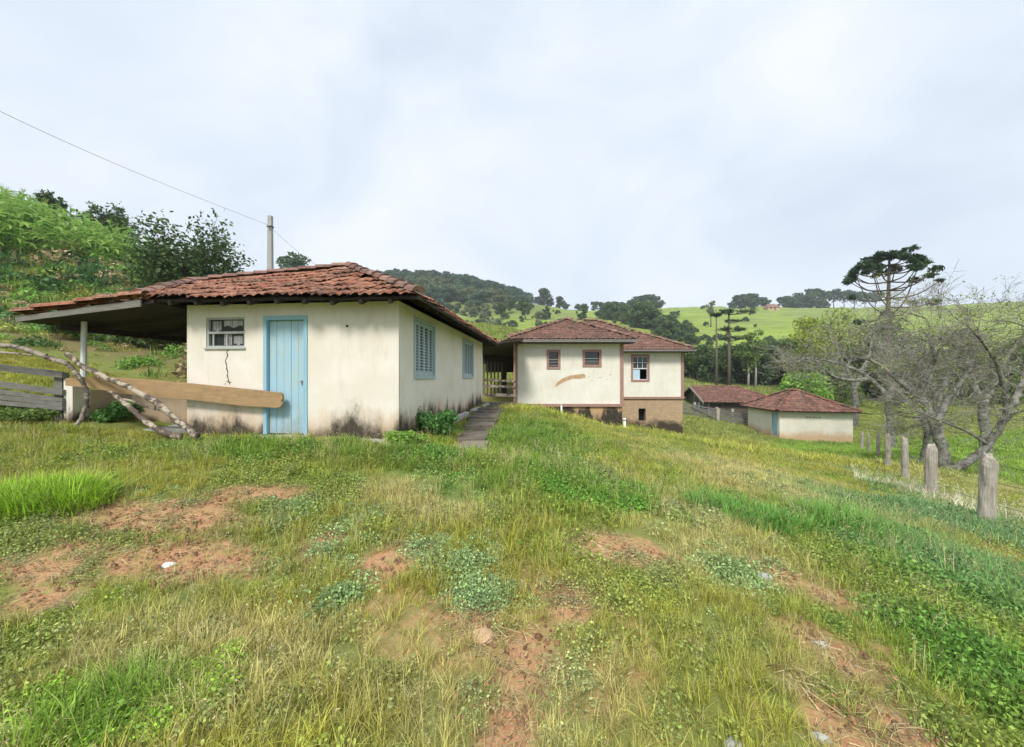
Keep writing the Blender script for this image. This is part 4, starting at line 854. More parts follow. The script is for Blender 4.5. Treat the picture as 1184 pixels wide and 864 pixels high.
def limbed_trunk(lobes, H, r0, seed, sides=6):
    r = random.Random(seed); m = MB(); top = H*.62; pts = [(0,0,-.6)]+[(r.uniform(-.1,.1)*k, r.uniform(-.1,.1)*k, top*k/4) for k in range(1, 5)]
    m.tube(pts, [r0*1.25, r0, r0*.85, r0*.65, r0*.35], sides)
    for l in lobes[:9]:
        z = min(l[2]*.55, top*.8); k = z/top*4; b = Vector(pts[min(4, 1+int(k))]); e = Vector(l[:3]); m.tube([b, (b+e)/2+Vector((0,0,-.04*H)), e], [r0*.45, r0*.28, r0*.10], 4)
    return m
M['bark'] = plain('tree_bark', (.16,.135,.11), .95, .4, 12)
M['bark_pale'] = plain('pale_bark', (.42,.40,.36), .95, .35, 6)
M['fol_dark'] = foliage('dark_foliage', (.055,.105,.045), (.15,.225,.075))
M['fol_mid'] = foliage('mid_foliage', (.10,.18,.05), (.24,.34,.085))
M['fol_yel'] = foliage('yellow_green_foliage', (.24,.32,.055), (.46,.52,.10))
M['fol_blue'] = foliage('hill_foliage', (.055,.105,.060), (.13,.20,.085))
M['fol_grey'] = foliage('grey_green_foliage', (.16,.20,.11), (.31,.34,.18))
M['fol_pine'] = foliage('pine_needles', (.028,.062,.036), (.065,.12,.05), .15)
M['fol_twig'] = foliage('sparse_twig_leaves', (.17,.24,.06), (.34,.42,.11))
M['fol_bright'] = foliage('bright_leaves', (.18,.38,.06), (.38,.58,.12), .35)
M['fol_bush'] = foliage('bush_leaves', (.07,.20,.06), (.20,.40,.11), .3)
M['corn'] = foliage('corn_leaves', (.16,.36,.07), (.42,.60,.15), .4)

def tree_proto(name, label, cat, mat, seed, H, rad, n, leaf, base=.28, k=14, bark='bark', group=None, flat=.7, r0=None):
    lb = random_lobes(seed, H, rad, base, k, flat); t = thing(name, label, cat, (0,0,-500), 0, group)
    link('crown', crown_mesh('crown', mat, lb, n, leaf, seed+1), t); limbed_trunk(lb, H, r0 or H*.028, seed).build('trunk', M[bark], t, True); return t
def put(protos, px, Y, h, H, group, label=None, wide=1.0, dz=-.2, first={}):
    o = protos[random.randrange(len(protos))]; p = on(px, Y, dz); s = h/H; sc = (s*wide, s*wide, s)
    if o.name not in first:
        first[o.name] = 1; o.location = p; o.rotation_euler = (0,0,random.uniform(0,6.28)); o.scale = sc
        if label: o['label'] = label
        if group: o['group'] = group
        return o
    return dup(o, p, random.uniform(0,6.28), sc, label, group)

# ------------------------------------------------------------------ far ridge trees, groves and woods: individual trees
LW = 'dark green broadleaf tree in the wood in the valley beyond the hut'
wood_p = [tree_proto('broadleaf_tree', LW, 'tree', M['fol_dark'], 100+i, 9, 4.2, 3800, .30, .12, 18, group='trees of the valley wood') for i in range(3)]+[tree_proto('broadleaf_tree', LW, 'tree', M['fol_mid'], 110, 9, 4.0, 3600, .30, .12, 16, group='trees of the valley wood')]
for k in range(58):
    px = 775+(k*37 % 215)+random.uniform(-4,4); Y = random.choice((80,86,92,98,104))+random.uniform(-3,3)
    top = np.interp(px, [770,800,835,880,920,960,1000], [402,398,396,392,392,398,398])+random.uniform(-2,14); p = on(px, Y)
    put(wood_p, px, Y, max(5, (at(px, top, Y).z-p.z)), 9, 'trees of the valley wood', wide=random.uniform(.75,1.15))
for k in range(16):
    px = 985+k*15+random.uniform(-5,5); Y = random.uniform(60,80); p = on(px, Y); put(wood_p, px, Y, max(4, at(px, 408+random.uniform(-6,18), Y).z-p.z), 9, 'trees of the valley wood', wide=1.1)
LGV = 'dark tree of the grove on the hillside above the ivory house roof'
grove_p = [tree_proto('grove_tree', LGV, 'tree', M['fol_dark'], 120+i, 11, 5.5, 1700, .60, .1, 14, group='trees of the hillside grove') for i in range(2)]
for k in range(34):
    t = k/33; px = 700+t*96+random.uniform(-7,7); Y = 245-t*75+random.uniform(-22,22); p = on(px, Y)
    top = np.interp(px, [690,720,745,765,800], [350,348,349,358,380])+random.uniform(-1,20); put(grove_p, px, Y, min(15, max(6, at(px, top, Y).z-p.z)), 11, 'trees of the hillside grove', wide=random.uniform(.85,1.2))
LR = 'small dark tree standing on the far ridge line'
ridge_p = [tree_proto('ridge_tree', LR, 'tree', M['fol_blue'], 130+i, 11, 5.2, 1100, .75, .12, 12, group='trees along the far ridge') for i in range(2)]
for (px, Y, h) in [(612,370,7),(622,372,8),(629,365,15),(636,370,8),(647,372,11),(653,368,8),(668,375,7),(677,376,6),(688,372,9),(695,370,8),(703,372,10),(711,371,9),(719,370,8),(728,372,11),(735,370,14),(742,368,12),(750,366,13),(757,365,11),(764,366,8),
                   (848,368,9),(855,366,12),(862,364,14),(869,366,13),(876,370,9),(884,372,10),(905,366,10),(912,368,12),(920,365,12),(928,362,13),(936,360,13),(944,362,11),(952,368,9)]: put(ridge_p, px, Y, h*1.05, 11, 'trees along the far ridge', wide=1.15)
LU = 'flat topped tree in the row along the right-hand ridge behind the tall umbrella pine'
um = tree_proto('flat_topped_tree', LU, 'tree', M['fol_blue'], 140, 12, 7, 900, .75, .62, 10, group='flat topped trees on the right ridge', flat=.35)
for (px, Y, h) in [(925,372,16),(938,372,19),(951,374,17),(964,375,18),(976,374,17),(988,376,18),(1000,378,17),(1012,378,17)]: put([um], px, Y, h, 12, 'flat topped trees on the right ridge', wide=.8)
o = tree_proto('lone_tree', 'thin pale lone tree on the bright pasture above the tall dead pine', 'tree', M['fol_grey'], 150, 12, 3, 420, .5, .4, 8); o.location = on(822, 200); o.scale = (.9,.9,1.15)
for (px, Y, h, nm, lab) in [(777,250,5,'shrub','round dark shrub on the far pasture right of the grove'),(783,252,5,'shrub','dark shrub beside another on the far pasture right of the grove'),(580,230,11,'broadleaf_tree','dark tree on the rough slope left of the ivory house roof'),(590,250,9,'broadleaf_tree','rounded tree above the slope left of the ivory house roof'),(607,225,12,'broadleaf_tree','broad dark tree just above the bright slope and house roof'),(632,240,8,'broadleaf_tree','dark tree on pale pasture above the ivory house roof'),(676,235,10,'conical_tree','pointed dark tree on pale pasture above the ivory house roof'),(670,230,5,'shrub','low shrub beside the pointed tree above the house roof')]:
    o = tree_proto(nm, lab, 'shrub' if nm == 'shrub' else 'tree', M['fol_dark'], 160+px, 8, 3.4 if nm != 'conical_tree' else 2.4, 700, .55, .1, 10); o.location = on(px, Y, -.2); o.scale = (h/8,)*3
# dark hedge line along the near edge of the roof-level slope
for k in range(9):
    o = tree_proto('hedge_shrub', 'dark shrub of the hedge running behind the ivory house roof', 'shrub', M['fol_dark'], 180+k, 4, 2.4, 500, .35, .05, 8, group='hedge behind the house') if k == 0 else o
    if k == 0: o.location = on(628, 92); h0 = o
    else: dup(h0, on(628+k*6, 92+random.uniform(-3,3), -.2), k*1.1, random.uniform(.6,1.1))
for k in range(16):
    px = 800-k*2.4 if k < 0 else 776+k*4.4; Y = 150+k*1.5
    if k == 0: b0 = tree_proto('field_shrub', 'low dark shrub in the broken hedge line across the bright pasture', 'shrub', M['fol_dark'], 200, 2.4, 1.6, 300, .35, .05, 7, group='shrubs across the pasture'); b0.location = on(px, Y)
    else: dup(b0, on(px, Y+random.uniform(-4,4), -.2), k, (random.uniform(.7,1.5),)*3)
for k in range(34):
    px, Y = (random.uniform(785, 1000), random.uniform(150, 340)) if k < 20 else (random.uniform(618, 740), random.uniform(215, 330))
    dup(b0, on(px, Y, -.2), k, (random.uniform(.5,1.5),)*3, 'scattered round shrub on the far green pasture', 'scattered shrubs on the far pastures')
# lighter trees and shrubs near the bare trees
for (px, Y, top, wide, mat, lab) in [(932,52,431,1.5,'fol_bright','bright yellow-green rounded shrub rising right behind the hut roof'),(955,58,420,1.5,'fol_mid','dark green shrub right of the yellow-green shrub behind the hut'),
                                (975,66,352,.85,'fol_yel','tall yellow-green tree left of the umbrella pine'),(940,70,366,.7,'fol_yel','olive-yellow tree on the pasture edge above the hut'),(1010,62,368,.8,'fol_grey','grey-green tree below the umbrella pine'),
                                (1060,56,385,1.0,'fol_grey','grey-green tree behind the bare branches, middle of the right side'),(1110,60,380,1.0,'fol_grey','grey-green tree behind the leaning bare limb'),(1165,52,392,1.1,'fol_mid','mid green tree at the right edge behind the bare tree'),
                                (1150,17,545,1.5,'fol_bush','small dark bush behind the nearest fence post')]:
    p = on(px, Y); h = at(px, top, Y).z-p.z; o = tree_proto('leafy_shrub' if h < 5 else 'leafy_tree', lab, 'shrub' if h < 5 else 'tree', M[mat], int(px), h, h*.42*wide, 3400 if h > 2 else 900, .24 if h > 2 else .07, .06, 16); o.location = p
def pale_trunk(px, pb, pt, Y, lab):
    p = at(px, pb, Y); p.z = hz(p.x, p.y); h = at(px, pt, Y).z-p.z+3; t = thing('slender_tree', lab, 'tree', p); m = MB(); m.tube([(0,0,-.5),(.1,0,h*.4),(0,.1,h*.8),(.2,0,h)], [.24,.2,.15,.06], 7); m.build('trunk', M['bark_pale'], t, True)
    lb = random_lobes(int(px), h*1.25, 2.2, .62, 8); link('crown', crown_mesh('crown', M['fol_mid'], lb, 900, .26, int(px)), t)
pale_trunk(865, 447, 424, 74, 'slender tree with pale straight trunk, left of a pair before the dark wood'); pale_trunk(873.5, 447, 412, 74.5, 'slender tree with pale straight trunk, right of a pair before the dark wood')

# distant house on the ridge
def far_house():
    p = on(892, 330); t = thing('ridge_house', 'tiny tan house with brown roof among trees on the far ridge', 'house', p)
    m = MB(); m.box(-5,5,-3,3,-2,2.0); m.build('wall', M['patch'], t); m = MB(); m.hexa([(-5.6,-3.6,2.0),(5.6,-3.6,2.0),(5.6,3.6,2.0),(-5.6,3.6,2.0)], [(-3,-.1,5.2),(3,-.1,5.2),(3,.1,5.2),(-3,.1,5.2)]); m.build('roof', M['cap'], t)
    m = MB(); m.box(-3,-1.8,-3.05,-3.003,.2,1.8); m.build('window', M['glass'], t); m = MB(); m.box(.4,1.6,-3.05,-3.003,-1,1.8); m.build('door', M['barn'], t)
far_house()

# ------------------------------------------------------------------ umbrella pines
def araucaria(label, px, Y, ptop, spread_px, seed, nwh=9, low=.5, umbrella=True, asym=0.0, tuft=1.0, pmin=None):
    r = random.Random(seed); p = on(px, Y, -.3); H = at(px, ptop, Y).z-p.z; W = spread_px/F*Y/2; t = thing('umbrella_pine', label, 'pine tree', p)
    m = MB(); m.tube([(0,0,-.4),(.1,.05,H*.3),(-.05,.1,H*.6),(.05,0,H*.97)], [H*.021, H*.017, H*.012, H*.005], 8); L = []
    for k in range(nwh):
        f = k/(nwh-1); z = H*(low+(.96-low)*f); nb = r.randint(5, 7) if f > .3 else r.randint(3, 4)
        if umbrella: ln = W*(1.0-.35*f**2.0)*(1 if f > .3 else .95)
        else: ln = W*r.uniform(.5, 1.0)
        for q in range(nb):
            a = 2*math.pi*(q+r.uniform(-.3,.3))/nb+k*.7; l = ln*r.uniform(.6, 1.06)*(1+asym*math.cos(a))
            if umbrella: zt = H*(.955-.13*(l/W)**2.4)+r.uniform(-.02,.012)*H; zt = max(z, zt) if f > .35 or r.random() < .5 else z+H*r.uniform(-.02,.10)
            else: zt = z+H*.02
            e = Vector((math.cos(a)*l, math.sin(a)*l, zt)); b = Vector((0,0,z)); md = b.lerp(e, .55)+Vector((0,0,-(zt-z)*.22-.015*H)); P = spline([b, md, e], 4); m.tube(P, np.linspace(H*.0055, H*.002, len(P)), 4, None, False)
            s = W*r.uniform(.10, .16)*tuft; L.append((e.x, e.y, e.z, s, s, s*.62))
            if f > .6:
                for g in (.62, .80):
                    if r.random() < .75: c = b.lerp(e, g); L.append((c.x+r.uniform(-.3,.3), c.y+r.uniform(-.3,.3), b.z+(e.z-b.z)*g*.8+s*.3, s*.75, s*.75, s*.5))
    for k in range(6): a = k*1.05; L.append((W*.18*math.cos(a), W*.18*math.sin(a), H*.965, W*.16, W*.16, W*.09))
    m.build('trunk', M['bark'], t, True); rr = np.random.default_rng(seed); C, K = lobes_pts(L, 9000, rr, .1); V, Q = leaves(C, H*.012, rr, .30, .2); link('crown', np_mesh('crown', V, Q, M['fol_pine'], K), t)
araucaria('tall umbrella pine with flat dark crown rising above the bare trees', 1028, 50, 289, 84, 5, 8, .60, True)
def tier_pine(label, px, Y, ptop, tiers, seed, rad):
    r = random.Random(seed); p = on(px, Y, -.3); H = at(px, ptop, Y).z-p.z; s1 = Y/F; t = thing('tiered_pine', label, 'pine tree', p); m = MB(); m.tube([(0,0,-.4),(.05,.05,H*.5),(-.05,0,H)], [rad*1.3, rad, rad*.5], 8); L = []
    for (pz, l0, l1, th) in tiers:
        z = at(px, pz, Y).z-p.z
        for k in range(7):
            a = r.uniform(0, 6.28) if k > 3 else (0 if k % 2 else math.pi); ln = (l1 if math.cos(a) > 0 else l0)*s1*(abs(math.cos(a))*.6+.4)*r.uniform(.55,1.0)
            e = Vector((math.cos(a)*ln, math.sin(a)*ln*.8, z+r.uniform(-.1,.25))); m.tube([(0,0,z-.5), (e.x*.5,e.y*.5,z-.35), e], [.09,.06,.03], 4, None, False)
            for g in (.5, .75, 1.0): L.append((e.x*g, e.y*g, e.z+.05, th*r.uniform(.8,1.5), th*r.uniform(.8,1.5), th*.5))
        L.append((0,0,z,th*1.3,th*1.3,th*.6))
    m.build('trunk', M['bark'], t, True); rr = np.random.default_rng(seed); C, K = lobes_pts(L, 2600, rr, .1); V, Q = leaves(C, .20, rr, .3, .2); link('crown', np_mesh('crown', V, Q, M['fol_pine'], K), t)
tier_pine('dark pine with three flat tiers of foliage in front of the pasture', 843, 74, 360, [(361,14,34,.8),(371,2,20,.5),(381,12,24,.75),(392,10,18,.7)], 8, .28)
tier_pine('thin dead pole-like pine with a tiny tuft at its top', 828.5, 72, 363, [(364,5,5,.45)], 9, .19)

# ------------------------------------------------------------------ hill forest: one mass
def scatter(name, protos, P, rot, sc, idx, tint, k='stuff'):
    col = bpy.data.collections.new(name+'_kinds')
    for o in protos: col.objects.link(o)
    me = bpy.data.meshes.new(name); n = len(P); me.vertices.add(n); me.vertices.foreach_set('co', np.asarray(P, np.float32).ravel())
    def at_(nm, typ, key, v): a = me.attributes.new(nm, typ, 'POINT'); a.data.foreach_set(key, np.asarray(v).ravel())
    at_('rot', 'FLOAT_VECTOR', 'vector', rot.astype(np.float32)); at_('sc', 'FLOAT_VECTOR', 'vector', sc.astype(np.float32)); at_('idx', 'INT', 'value', idx.astype(np.int32)); at_('tint', 'FLOAT_VECTOR', 'vector', tint.astype(np.float32)); me.update()
    g = bpy.data.node_groups.new(name+'_nodes', 'GeometryNodeTree'); g.interface.new_socket('Geometry', in_out='INPUT', socket_type='NodeSocketGeometry'); g.interface.new_socket('Geometry', in_out='OUTPUT', socket_type='NodeSocketGeometry')
    N = g.nodes.new; gi = N('NodeGroupInput'); go = N('NodeGroupOutput'); ip = N('GeometryNodeInstanceOnPoints'); ci = N('GeometryNodeCollectionInfo'); ci.inputs['Collection'].default_value = col; ci.inputs['Separate Children'].default_value = True; ci.inputs['Reset Children'].default_value = True
    def na(nm, typ): a = N('GeometryNodeInputNamedAttribute'); a.data_type = typ; a.inputs['Name'].default_value = nm; return a.outputs['Attribute']
    L = g.links.new; L(gi.outputs[0], ip.inputs['Points']); L(ci.outputs[0], ip.inputs['Instance']); ip.inputs['Pick Instance'].default_value = True
    L(na('idx', 'INT'), ip.inputs['Instance Index']); L(na('rot', 'FLOAT_VECTOR'), ip.inputs['Rotation']); L(na('sc', 'FLOAT_VECTOR'), ip.inputs['Scale']); L(ip.outputs[0], go.inputs[0])
    o = link(name, me); md = o.modifiers.new('scatter', 'NODES'); md.node_group = g; return kind(o, k)
def raw(name, me): return bpy.data.objects.new(name, me)
def tint_mat(name, lo=.55, hi=1.35, straw=.0, trans=.35, rough=.6):
    t = NT(name); ti = t.attr('tint', 'INSTANCER', 'Vector'); r = t.attr('rnd')
    k = t.math('MULTIPLY_ADD', r, hi-lo, lo); v = t.n('ShaderNodeVectorMath', operation='SCALE'); t.L(ti, v.inputs[0]); t.L(k, v.inputs['Scale']); c = v.outputs[0]
    if straw > 0: c = t.mix(t.ramp(r, [(1-straw, 0), (1-straw+.02, .8)]), c, (.50,.42,.20))
    return t.leafy(c, trans, rough)
M['tree_tint'] = tint_mat('forest_leaves', .6, 1.4, 0, .2); M['grass_tint'] = tint_mat('grass_blades', .36, 1.50, .10, .33); M['leaf_tint'] = tint_mat('weed_leaves', .40, 1.45, 0, .3)
def hill_forest():
    pr = []
    for i in range(4):
        lb = random_lobes(300+i, 11, 5.2, .1, 13); pr.append(raw('forest_crown', crown_mesh('forest_crown', M['tree_tint'], lb, 1000, .62, 310+i)))
    P = []; T = []; Sx = []
    r = np.random.default_rng(77)
    while len(P) < 780:
        px = r.uniform(385, 640); Y = r.uniform(262, 400); u = (px-HX)/F; x = u*Y; z = hz(x, Y); py = HY-(z-CZ)/Y*F
        if py > np.interp(px, [385,470,560,640], [352,358,350,352])+r.uniform(-6, 8): continue
        if px > 590 and py > 352: continue
        P.append((x, Y, z-.5)); n = fbm(np.array([x*.03]), np.array([Y*.03]), 71)[0]
        c = np.array([.085,.150,.088])*(r.uniform(.6,1.35)); c = c*(1-.5*(n > .54))+np.array([.22,.24,.10])*.5*(n > .54); T.append(c); s = r.uniform(.55, 1.1); Sx.append((s*1.05, s*1.05, s))
    for k in range(420):                                   # looser scrub on the slope below the wood
        px = r.uniform(470, 640); Y = r.uniform(150, 300); x = (px-HX)/F*Y; z = hz(x, Y); n = fbm(np.array([x*.05]), np.array([Y*.05]), 73)[0]
        if n < .47: continue
        P.append((x, Y, z-.4)); c = np.array([.22,.26,.13]) if r.random() < .6 else np.array([.09,.15,.07]); T.append(c*r.uniform(.8,1.2)); s = r.uniform(.18, .52); Sx.append((s*1.2, s*1.2, s))
    n = len(P); rot = np.zeros((n,3)); rot[:, 2] = r.uniform(0, 6.28, n); scatter('hill_forest', pr, np.array(P), rot, np.array(Sx), r.integers(0, 4, n), np.array(T))
hill_forest()

# ------------------------------------------------------------------ bare trees on the right
RMIN = [.006]
def grow(m, tips, p, d, L, r0, depth, r, maxd, upb=.10, c=None):
    n = 4 if L > .5 else 3; pts = [p.copy()]; q = p.copy(); d = d.copy()
    for k in range(n):
        d = (d+Vector((r.gauss(0,.20), r.gauss(0,.20), r.gauss(0,.16)+upb*.5))).normalized(); q = q+d*(L/n); pts.append(q.copy())
    r1 = r0*.55; rad = [r0+(r1-r0)*k/n for k in range(n+1)]; m.tube(pts, rad, 7 if r0 > .06 else (4 if r0 > .015 else 3), r.random(), False)
    if depth >= maxd: tips.append((pts[-1], d)); return
    nc = 3 if depth < 2 else r.choice((2,3,3,4))
    for k in range(nc):
        t = 1.0 if k == 0 else r.uniform(.35, .95); i = min(int(t*n), n-1); b = pts[i].lerp(pts[i+1], t*n-i) if t < 1 else pts[-1]
        ax = Vector((r.gauss(0,1), r.gauss(0,1), r.gauss(0,.55)+upb)).normalized(); nd = (d*.75+ax*(.35 if k == 0 else .85)).normalized(); sc = r.uniform(.62, .86) if k else .85
        grow(m, tips, b, nd, L*sc, max(RMIN[0], (r1 if k == 0 else r1*.72)), depth+1, r, maxd, upb, c)
def lichen_bark():
    t = NT('lichen_bark'); o = t.coord(); n = t.noise(o, 5, 6, .7); n2 = t.noise(o, 24, 4); r = t.attr('rnd')
    c = t.mix(t.ramp(n, [(.38, 0), (.62, 1)]), (.065,.06,.053), (.30,.30,.265)); c = t.mix(t.math('MULTIPLY', r, .62), c, (.37,.335,.265)); c = t.mix(t.ramp(n2, [(.6, 0), (.75, .5)]), c, (.05,.05,.045)); t.bump(n2, .6, .02); return t.done(c, .95)
M['lichen'] = lichen_bark()
def bare_tree(name, label, base, limbs, seed, maxd=5, leafy=.10, mat='lichen', twig=.95, upb=.06, sp=.5, rmin=.006):
    RMIN[0] = rmin
    r = random.Random(seed); o = Vector(base); t = thing(name, label, 'tree', o); m = MB(); tips = []; tw = MB()
    for (pts, r0, r1) in limbs:
        P = spline([Vector(p)-o for p in pts], 5); n = len(P); m.tube([p+Vector((r.gauss(0,1), r.gauss(0,1), 0))*r0*.10 for p in P], [(r0+(r1-r0)*k/(n-1))*r.uniform(.93,1.09) for k in range(n)], 10, .05)
        dr = (P[-1]-P[-2]).normalized(); grow(tw, tips, P[-1], dr, twig, r1*.95, 0, r, maxd, upb)
        for k in range(int(n*sp), n-1, 2):
            ax = Vector((r.gauss(0,1), r.gauss(0,1), abs(r.gauss(.35,.5)))).normalized(); grow(tw, tips, P[k], ax, twig*r.uniform(.6,1.0), (r0+(r1-r0)*k/(n-1))*r.uniform(.32,.5), 1, r, maxd, upb)
    m.build('trunk', M[mat], t, True); tw.build('branches', M[mat], t, False)
    rr = np.random.default_rng(seed); sel = [p for p, d in tips if r.random() < leafy]
    if sel:
        C = np.repeat(np.array(sel), 16, 0)+rr.normal(0, .13, (len(sel)*16, 3))*np.array([1.5,1.5,.45]); V, Q = leaves(C, .05, rr, .45, .3); link('leaves', np_mesh('leaves', V, Q, M['fol_twig'], rr.random(len(Q))), t)
    return t
def PT(lst, Y): return [at(a, b, Y+dy) for a, b, dy in lst]
b1 = on(1092, 14, -.2)
bare_tree('bare_tree', 'big grey lichen-covered bare tree with forked leaning limbs behind the nearest fence posts', b1,
    [([b1]+PT([(1090,528,0),(1085,505,.1),(1078,484,.2),(1064,463,.4),(1046,446,.6),(1030,432,.8)], 14), .21, .09),
     ([b1]+PT([(1101,543,0),(1120,534,-.1),(1141,515,-.2),(1158,490,-.3),(1172,466,-.3),(1184,436,-.2),(1192,405,0)], 14), .17, .065),
     ([b1+Vector((-.1,.05,.2))]+PT([(1078,538,.3),(1066,548,.5)], 14), .10, .06),
     (PT([(1082,492,.1),(1092,470,.2),(1104,450,.5),(1120,430,.8),(1128,405,1.0)], 14), .12, .055),
     (PT([(1163,482,-.3),(1162,455,-.5),(1154,425,-.7),(1138,398,-.9),(1126,384,-1.0)], 14), .085, .03),
     (PT([(1060,460,.4),(1068,440,.2),(1080,418,0),(1076,395,0)], 14), .10, .045),
     (PT([(1142,514,-.2),(1120,500,-.6),(1096,490,-1),(1070,480,-1.2)], 14), .06, .02)], 11, 5, .03, twig=.9, upb=.03)
b2 = on(1068, 16, -.2)
bare_tree('bare_tree', 'slim upright grey bare tree just left of the big forked bare tree', b2, [([b2]+PT([(1069,530,0),(1072,505,0),(1068,488,.1),(1058,470,.3),(1050,450,.5)], 16), .15, .075), (PT([(1072,500,0),(1080,480,.2),(1082,455,.4)], 16), .09, .05)], 12, 5, .03, twig=.9, upb=.03)
b3 = on(1030, 24, -.2)
bare_tree('bare_tree', 'pale spreading bare tree right behind the hut corner', b3, [([b3]+PT([(1029,478,0),(1024,458,.2),(1008,440,.4),(990,428,.6),(970,420,.8)], 24), .22, .09), (PT([(1026,464,0),(1034,440,.3),(1040,415,.5)], 24), .2, .1), (PT([(1005,438,.4),(985,440,-.2),(965,436,-.6),(950,424,-.8)], 24), .14, .06)], 13, 5, .05, twig=1.35, sp=.6, upb=0, rmin=.010)
b4 = on(1140, 22, -.2)
bare_tree('bare_tree', 'grey bare tree behind the leaning limb at the right edge', b4, [([b4]+PT([(1138,480,0),(1128,450,.2),(1120,425,.4)], 22), .26, .12), (PT([(1136,470,0),(1150,440,.3),(1166,410,.5)], 22), .18, .08)], 14, 5, .03, twig=1.0, sp=.6, upb=0, rmin=.009)
b5 = on(1085, 32, -.2)
bare_tree('bare_tree', 'more distant pale bare tree in the thicket between hut and big bare tree', b5, [([b5]+PT([(1084,470,0),(1078,445,.2),(1070,425,.4)], 32), .3, .14), (PT([(1083,465,0),(1096,435,.3),(1104,410,.5)], 32), .2, .1)], 15, 5, .08, twig=1.65, sp=.6, upb=0, rmin=.014)
b6 = on(990, 40, -.2)
bare_tree('bare_tree', 'low olive-tinged bare tree left of the thicket above the hut roof', b6, [([b6]+PT([(988,455,0),(980,430,.2),(970,412,.4)], 40), .3, .14), (PT([(987,452,0),(1000,425,.3),(1006,405,.5)], 40), .22, .1)], 16, 4, .2, twig=2.0, sp=.6, upb=0, rmin=.017)

# ------------------------------------------------------------------ left hillside: corn, trees, shrubs
def corn():
    r = np.random.default_rng(5); Lc = 'green corn plant with long arching leaves on the hillside above the porch roof'; protos = []
    for v in range(4):
        m = MB(); H = 2.7; m.tube([(0,0,-.2),(.02,0,1.1),(.0,.03,H)], [.03,.025,.012], 5, .35)
        for k in range(11):
            a = k*2.4+r.uniform(-.4,.4); z0 = .45+k*.21; L = r.uniform(.8,1.25); w = .085; ca, sa = math.cos(a), math.sin(a); prev = None; c = float(r.random())
            for s in range(7):
                t = s/6; d = L*(t-.10*t*t); z = z0+L*(.75*t-1.0*t*t); ww = w*math.sin(math.pi*min(.97, .12+.85*t))**.7+.004; cx, cy = ca*d, sa*d; cur = ((cx-sa*ww, cy+ca*ww, z+.02), (cx+sa*ww, cy-ca*ww, z+.02))
                if prev: m.face([prev[0], prev[1], cur[1], cur[0]], c)
                prev = cur
        for k in range(6): a = k*1.05; m.tube([(0,.03,H-.03),(.1*math.cos(a),.1*math.sin(a),H+.3)], .006, 3, .95, False)
        protos.append(m.mesh('corn_plant', M['corn']))
    n = 0
    while n < 280:
        px = r.uniform(-120, 185); Y = r.uniform(24, 46); x = (px-HX)/F*Y; z = hz(x, Y); py = HY-(z-CZ)/Y*F
        if py > np.interp(px, [-120,0,100,185], [318,300,312,318]): continue
        if px > 150 and r.random() < .5: continue
        o = link('corn_plant', protos[n % 4]); o.location = (x, Y, z-.05); s = r.uniform(.95, 1.4); o.scale = (s*1.15, s*1.25, s); o.rotation_euler = (r.normal(0,.08), r.normal(0,.08), r.uniform(0,6.28)); tag(o, Lc, 'corn plant', 'corn plants on the hillside'); n += 1
corn()
def branchy_tree(name, label, px, Y, ptop, wpx, seed, mat, n=5200, leaf=.13, pbase=None):
    p = on(px, Y, -.3); H = at(px, ptop, Y).z-p.z; W = wpx/F*Y/2; r = random.Random(seed); t = thing(name, label, 'tree', p); m = MB(); tips = []
    m.tube([(0,0,-.4),(.1,0,H*.2),(0,.1,H*.35)], [H*.03,H*.024,H*.02], 8)
    for k in range(8): a = k*.785+r.uniform(-.3,.3); grow(m, tips, Vector((0,.1,H*.33)), Vector((math.cos(a)*1.1, math.sin(a)*1.1, .75)), W*.42, H*.012, 1, r, 4, .1)
    rr = np.random.default_rng(seed); T = np.array([q for q, d in tips]); sxy = W*.92/np.percentile(np.hypot(T[:, 0], T[:, 1]), 98); sz = H*.98/T[:, 2].max()
    for i, v in enumerate(m.v): m.v[i] = (v[0]*sxy, v[1]*sxy, v[2]*sz if v[2] > 0 else v[2])
    T = T*np.array([sxy, sxy, sz]); m.build('trunk', M['bark'], t, True)
    low = T[rr.integers(0, len(T), n//16)].copy(); low[:, 2] *= rr.uniform(.25, 1.0, len(low)); T = np.concatenate([T, low]); per = max(6, int(n/len(T)))
    C = np.repeat(T, per, 0)+rr.normal(0, min(.34, W*.085), (len(T)*per, 3)); K = np.clip(np.repeat(rr.uniform(.1,.8,len(T)), per)+rr.normal(0,.15,len(C)), 0, 1); V, Q = leaves(C, leaf, rr, .5, .2); link('crown', np_mesh('crown', V, Q, M[mat], K), t)
branchy_tree('leafy_tree', 'large dark green tree with loose airy top on the bank behind the porch roof', 222, 26, 250, 125, 31, 'fol_dark', 11000, .15)
branchy_tree('leafy_tree', 'small round dark tree on the crest left of the large airy tree', 124, 44, 238, 52, 32, 'fol_dark', 4200, .20)
branchy_tree('leafy_tree', 'dark tree poking above the corn at the upper left crest', 57, 44, 222, 30, 33, 'fol_dark', 3000, .20)
branchy_tree('leafy_tree', 'yellow-green tree between corn and the large airy tree', 178, 30, 282, 44, 35, 'fol_bright', 3600, .16)
for (px, Y, h, lab) in [(345,150,15,'hazy tree behind the pole and roof, the tallest of its clump'),(328,160,11,'hazy tree just right of the grey pole'),(300,140,7,'hazy low tree left of the grey pole'),(365,165,9,'hazy tree right of the tallest one behind the roof')]:
    o = tree_proto('hazy_tree', lab, 'tree', M['fol_blue'], 400+px, 10, 5, 1200, .5, .12, 12); o.location = on(px, Y); o.scale = (h/10,)*3
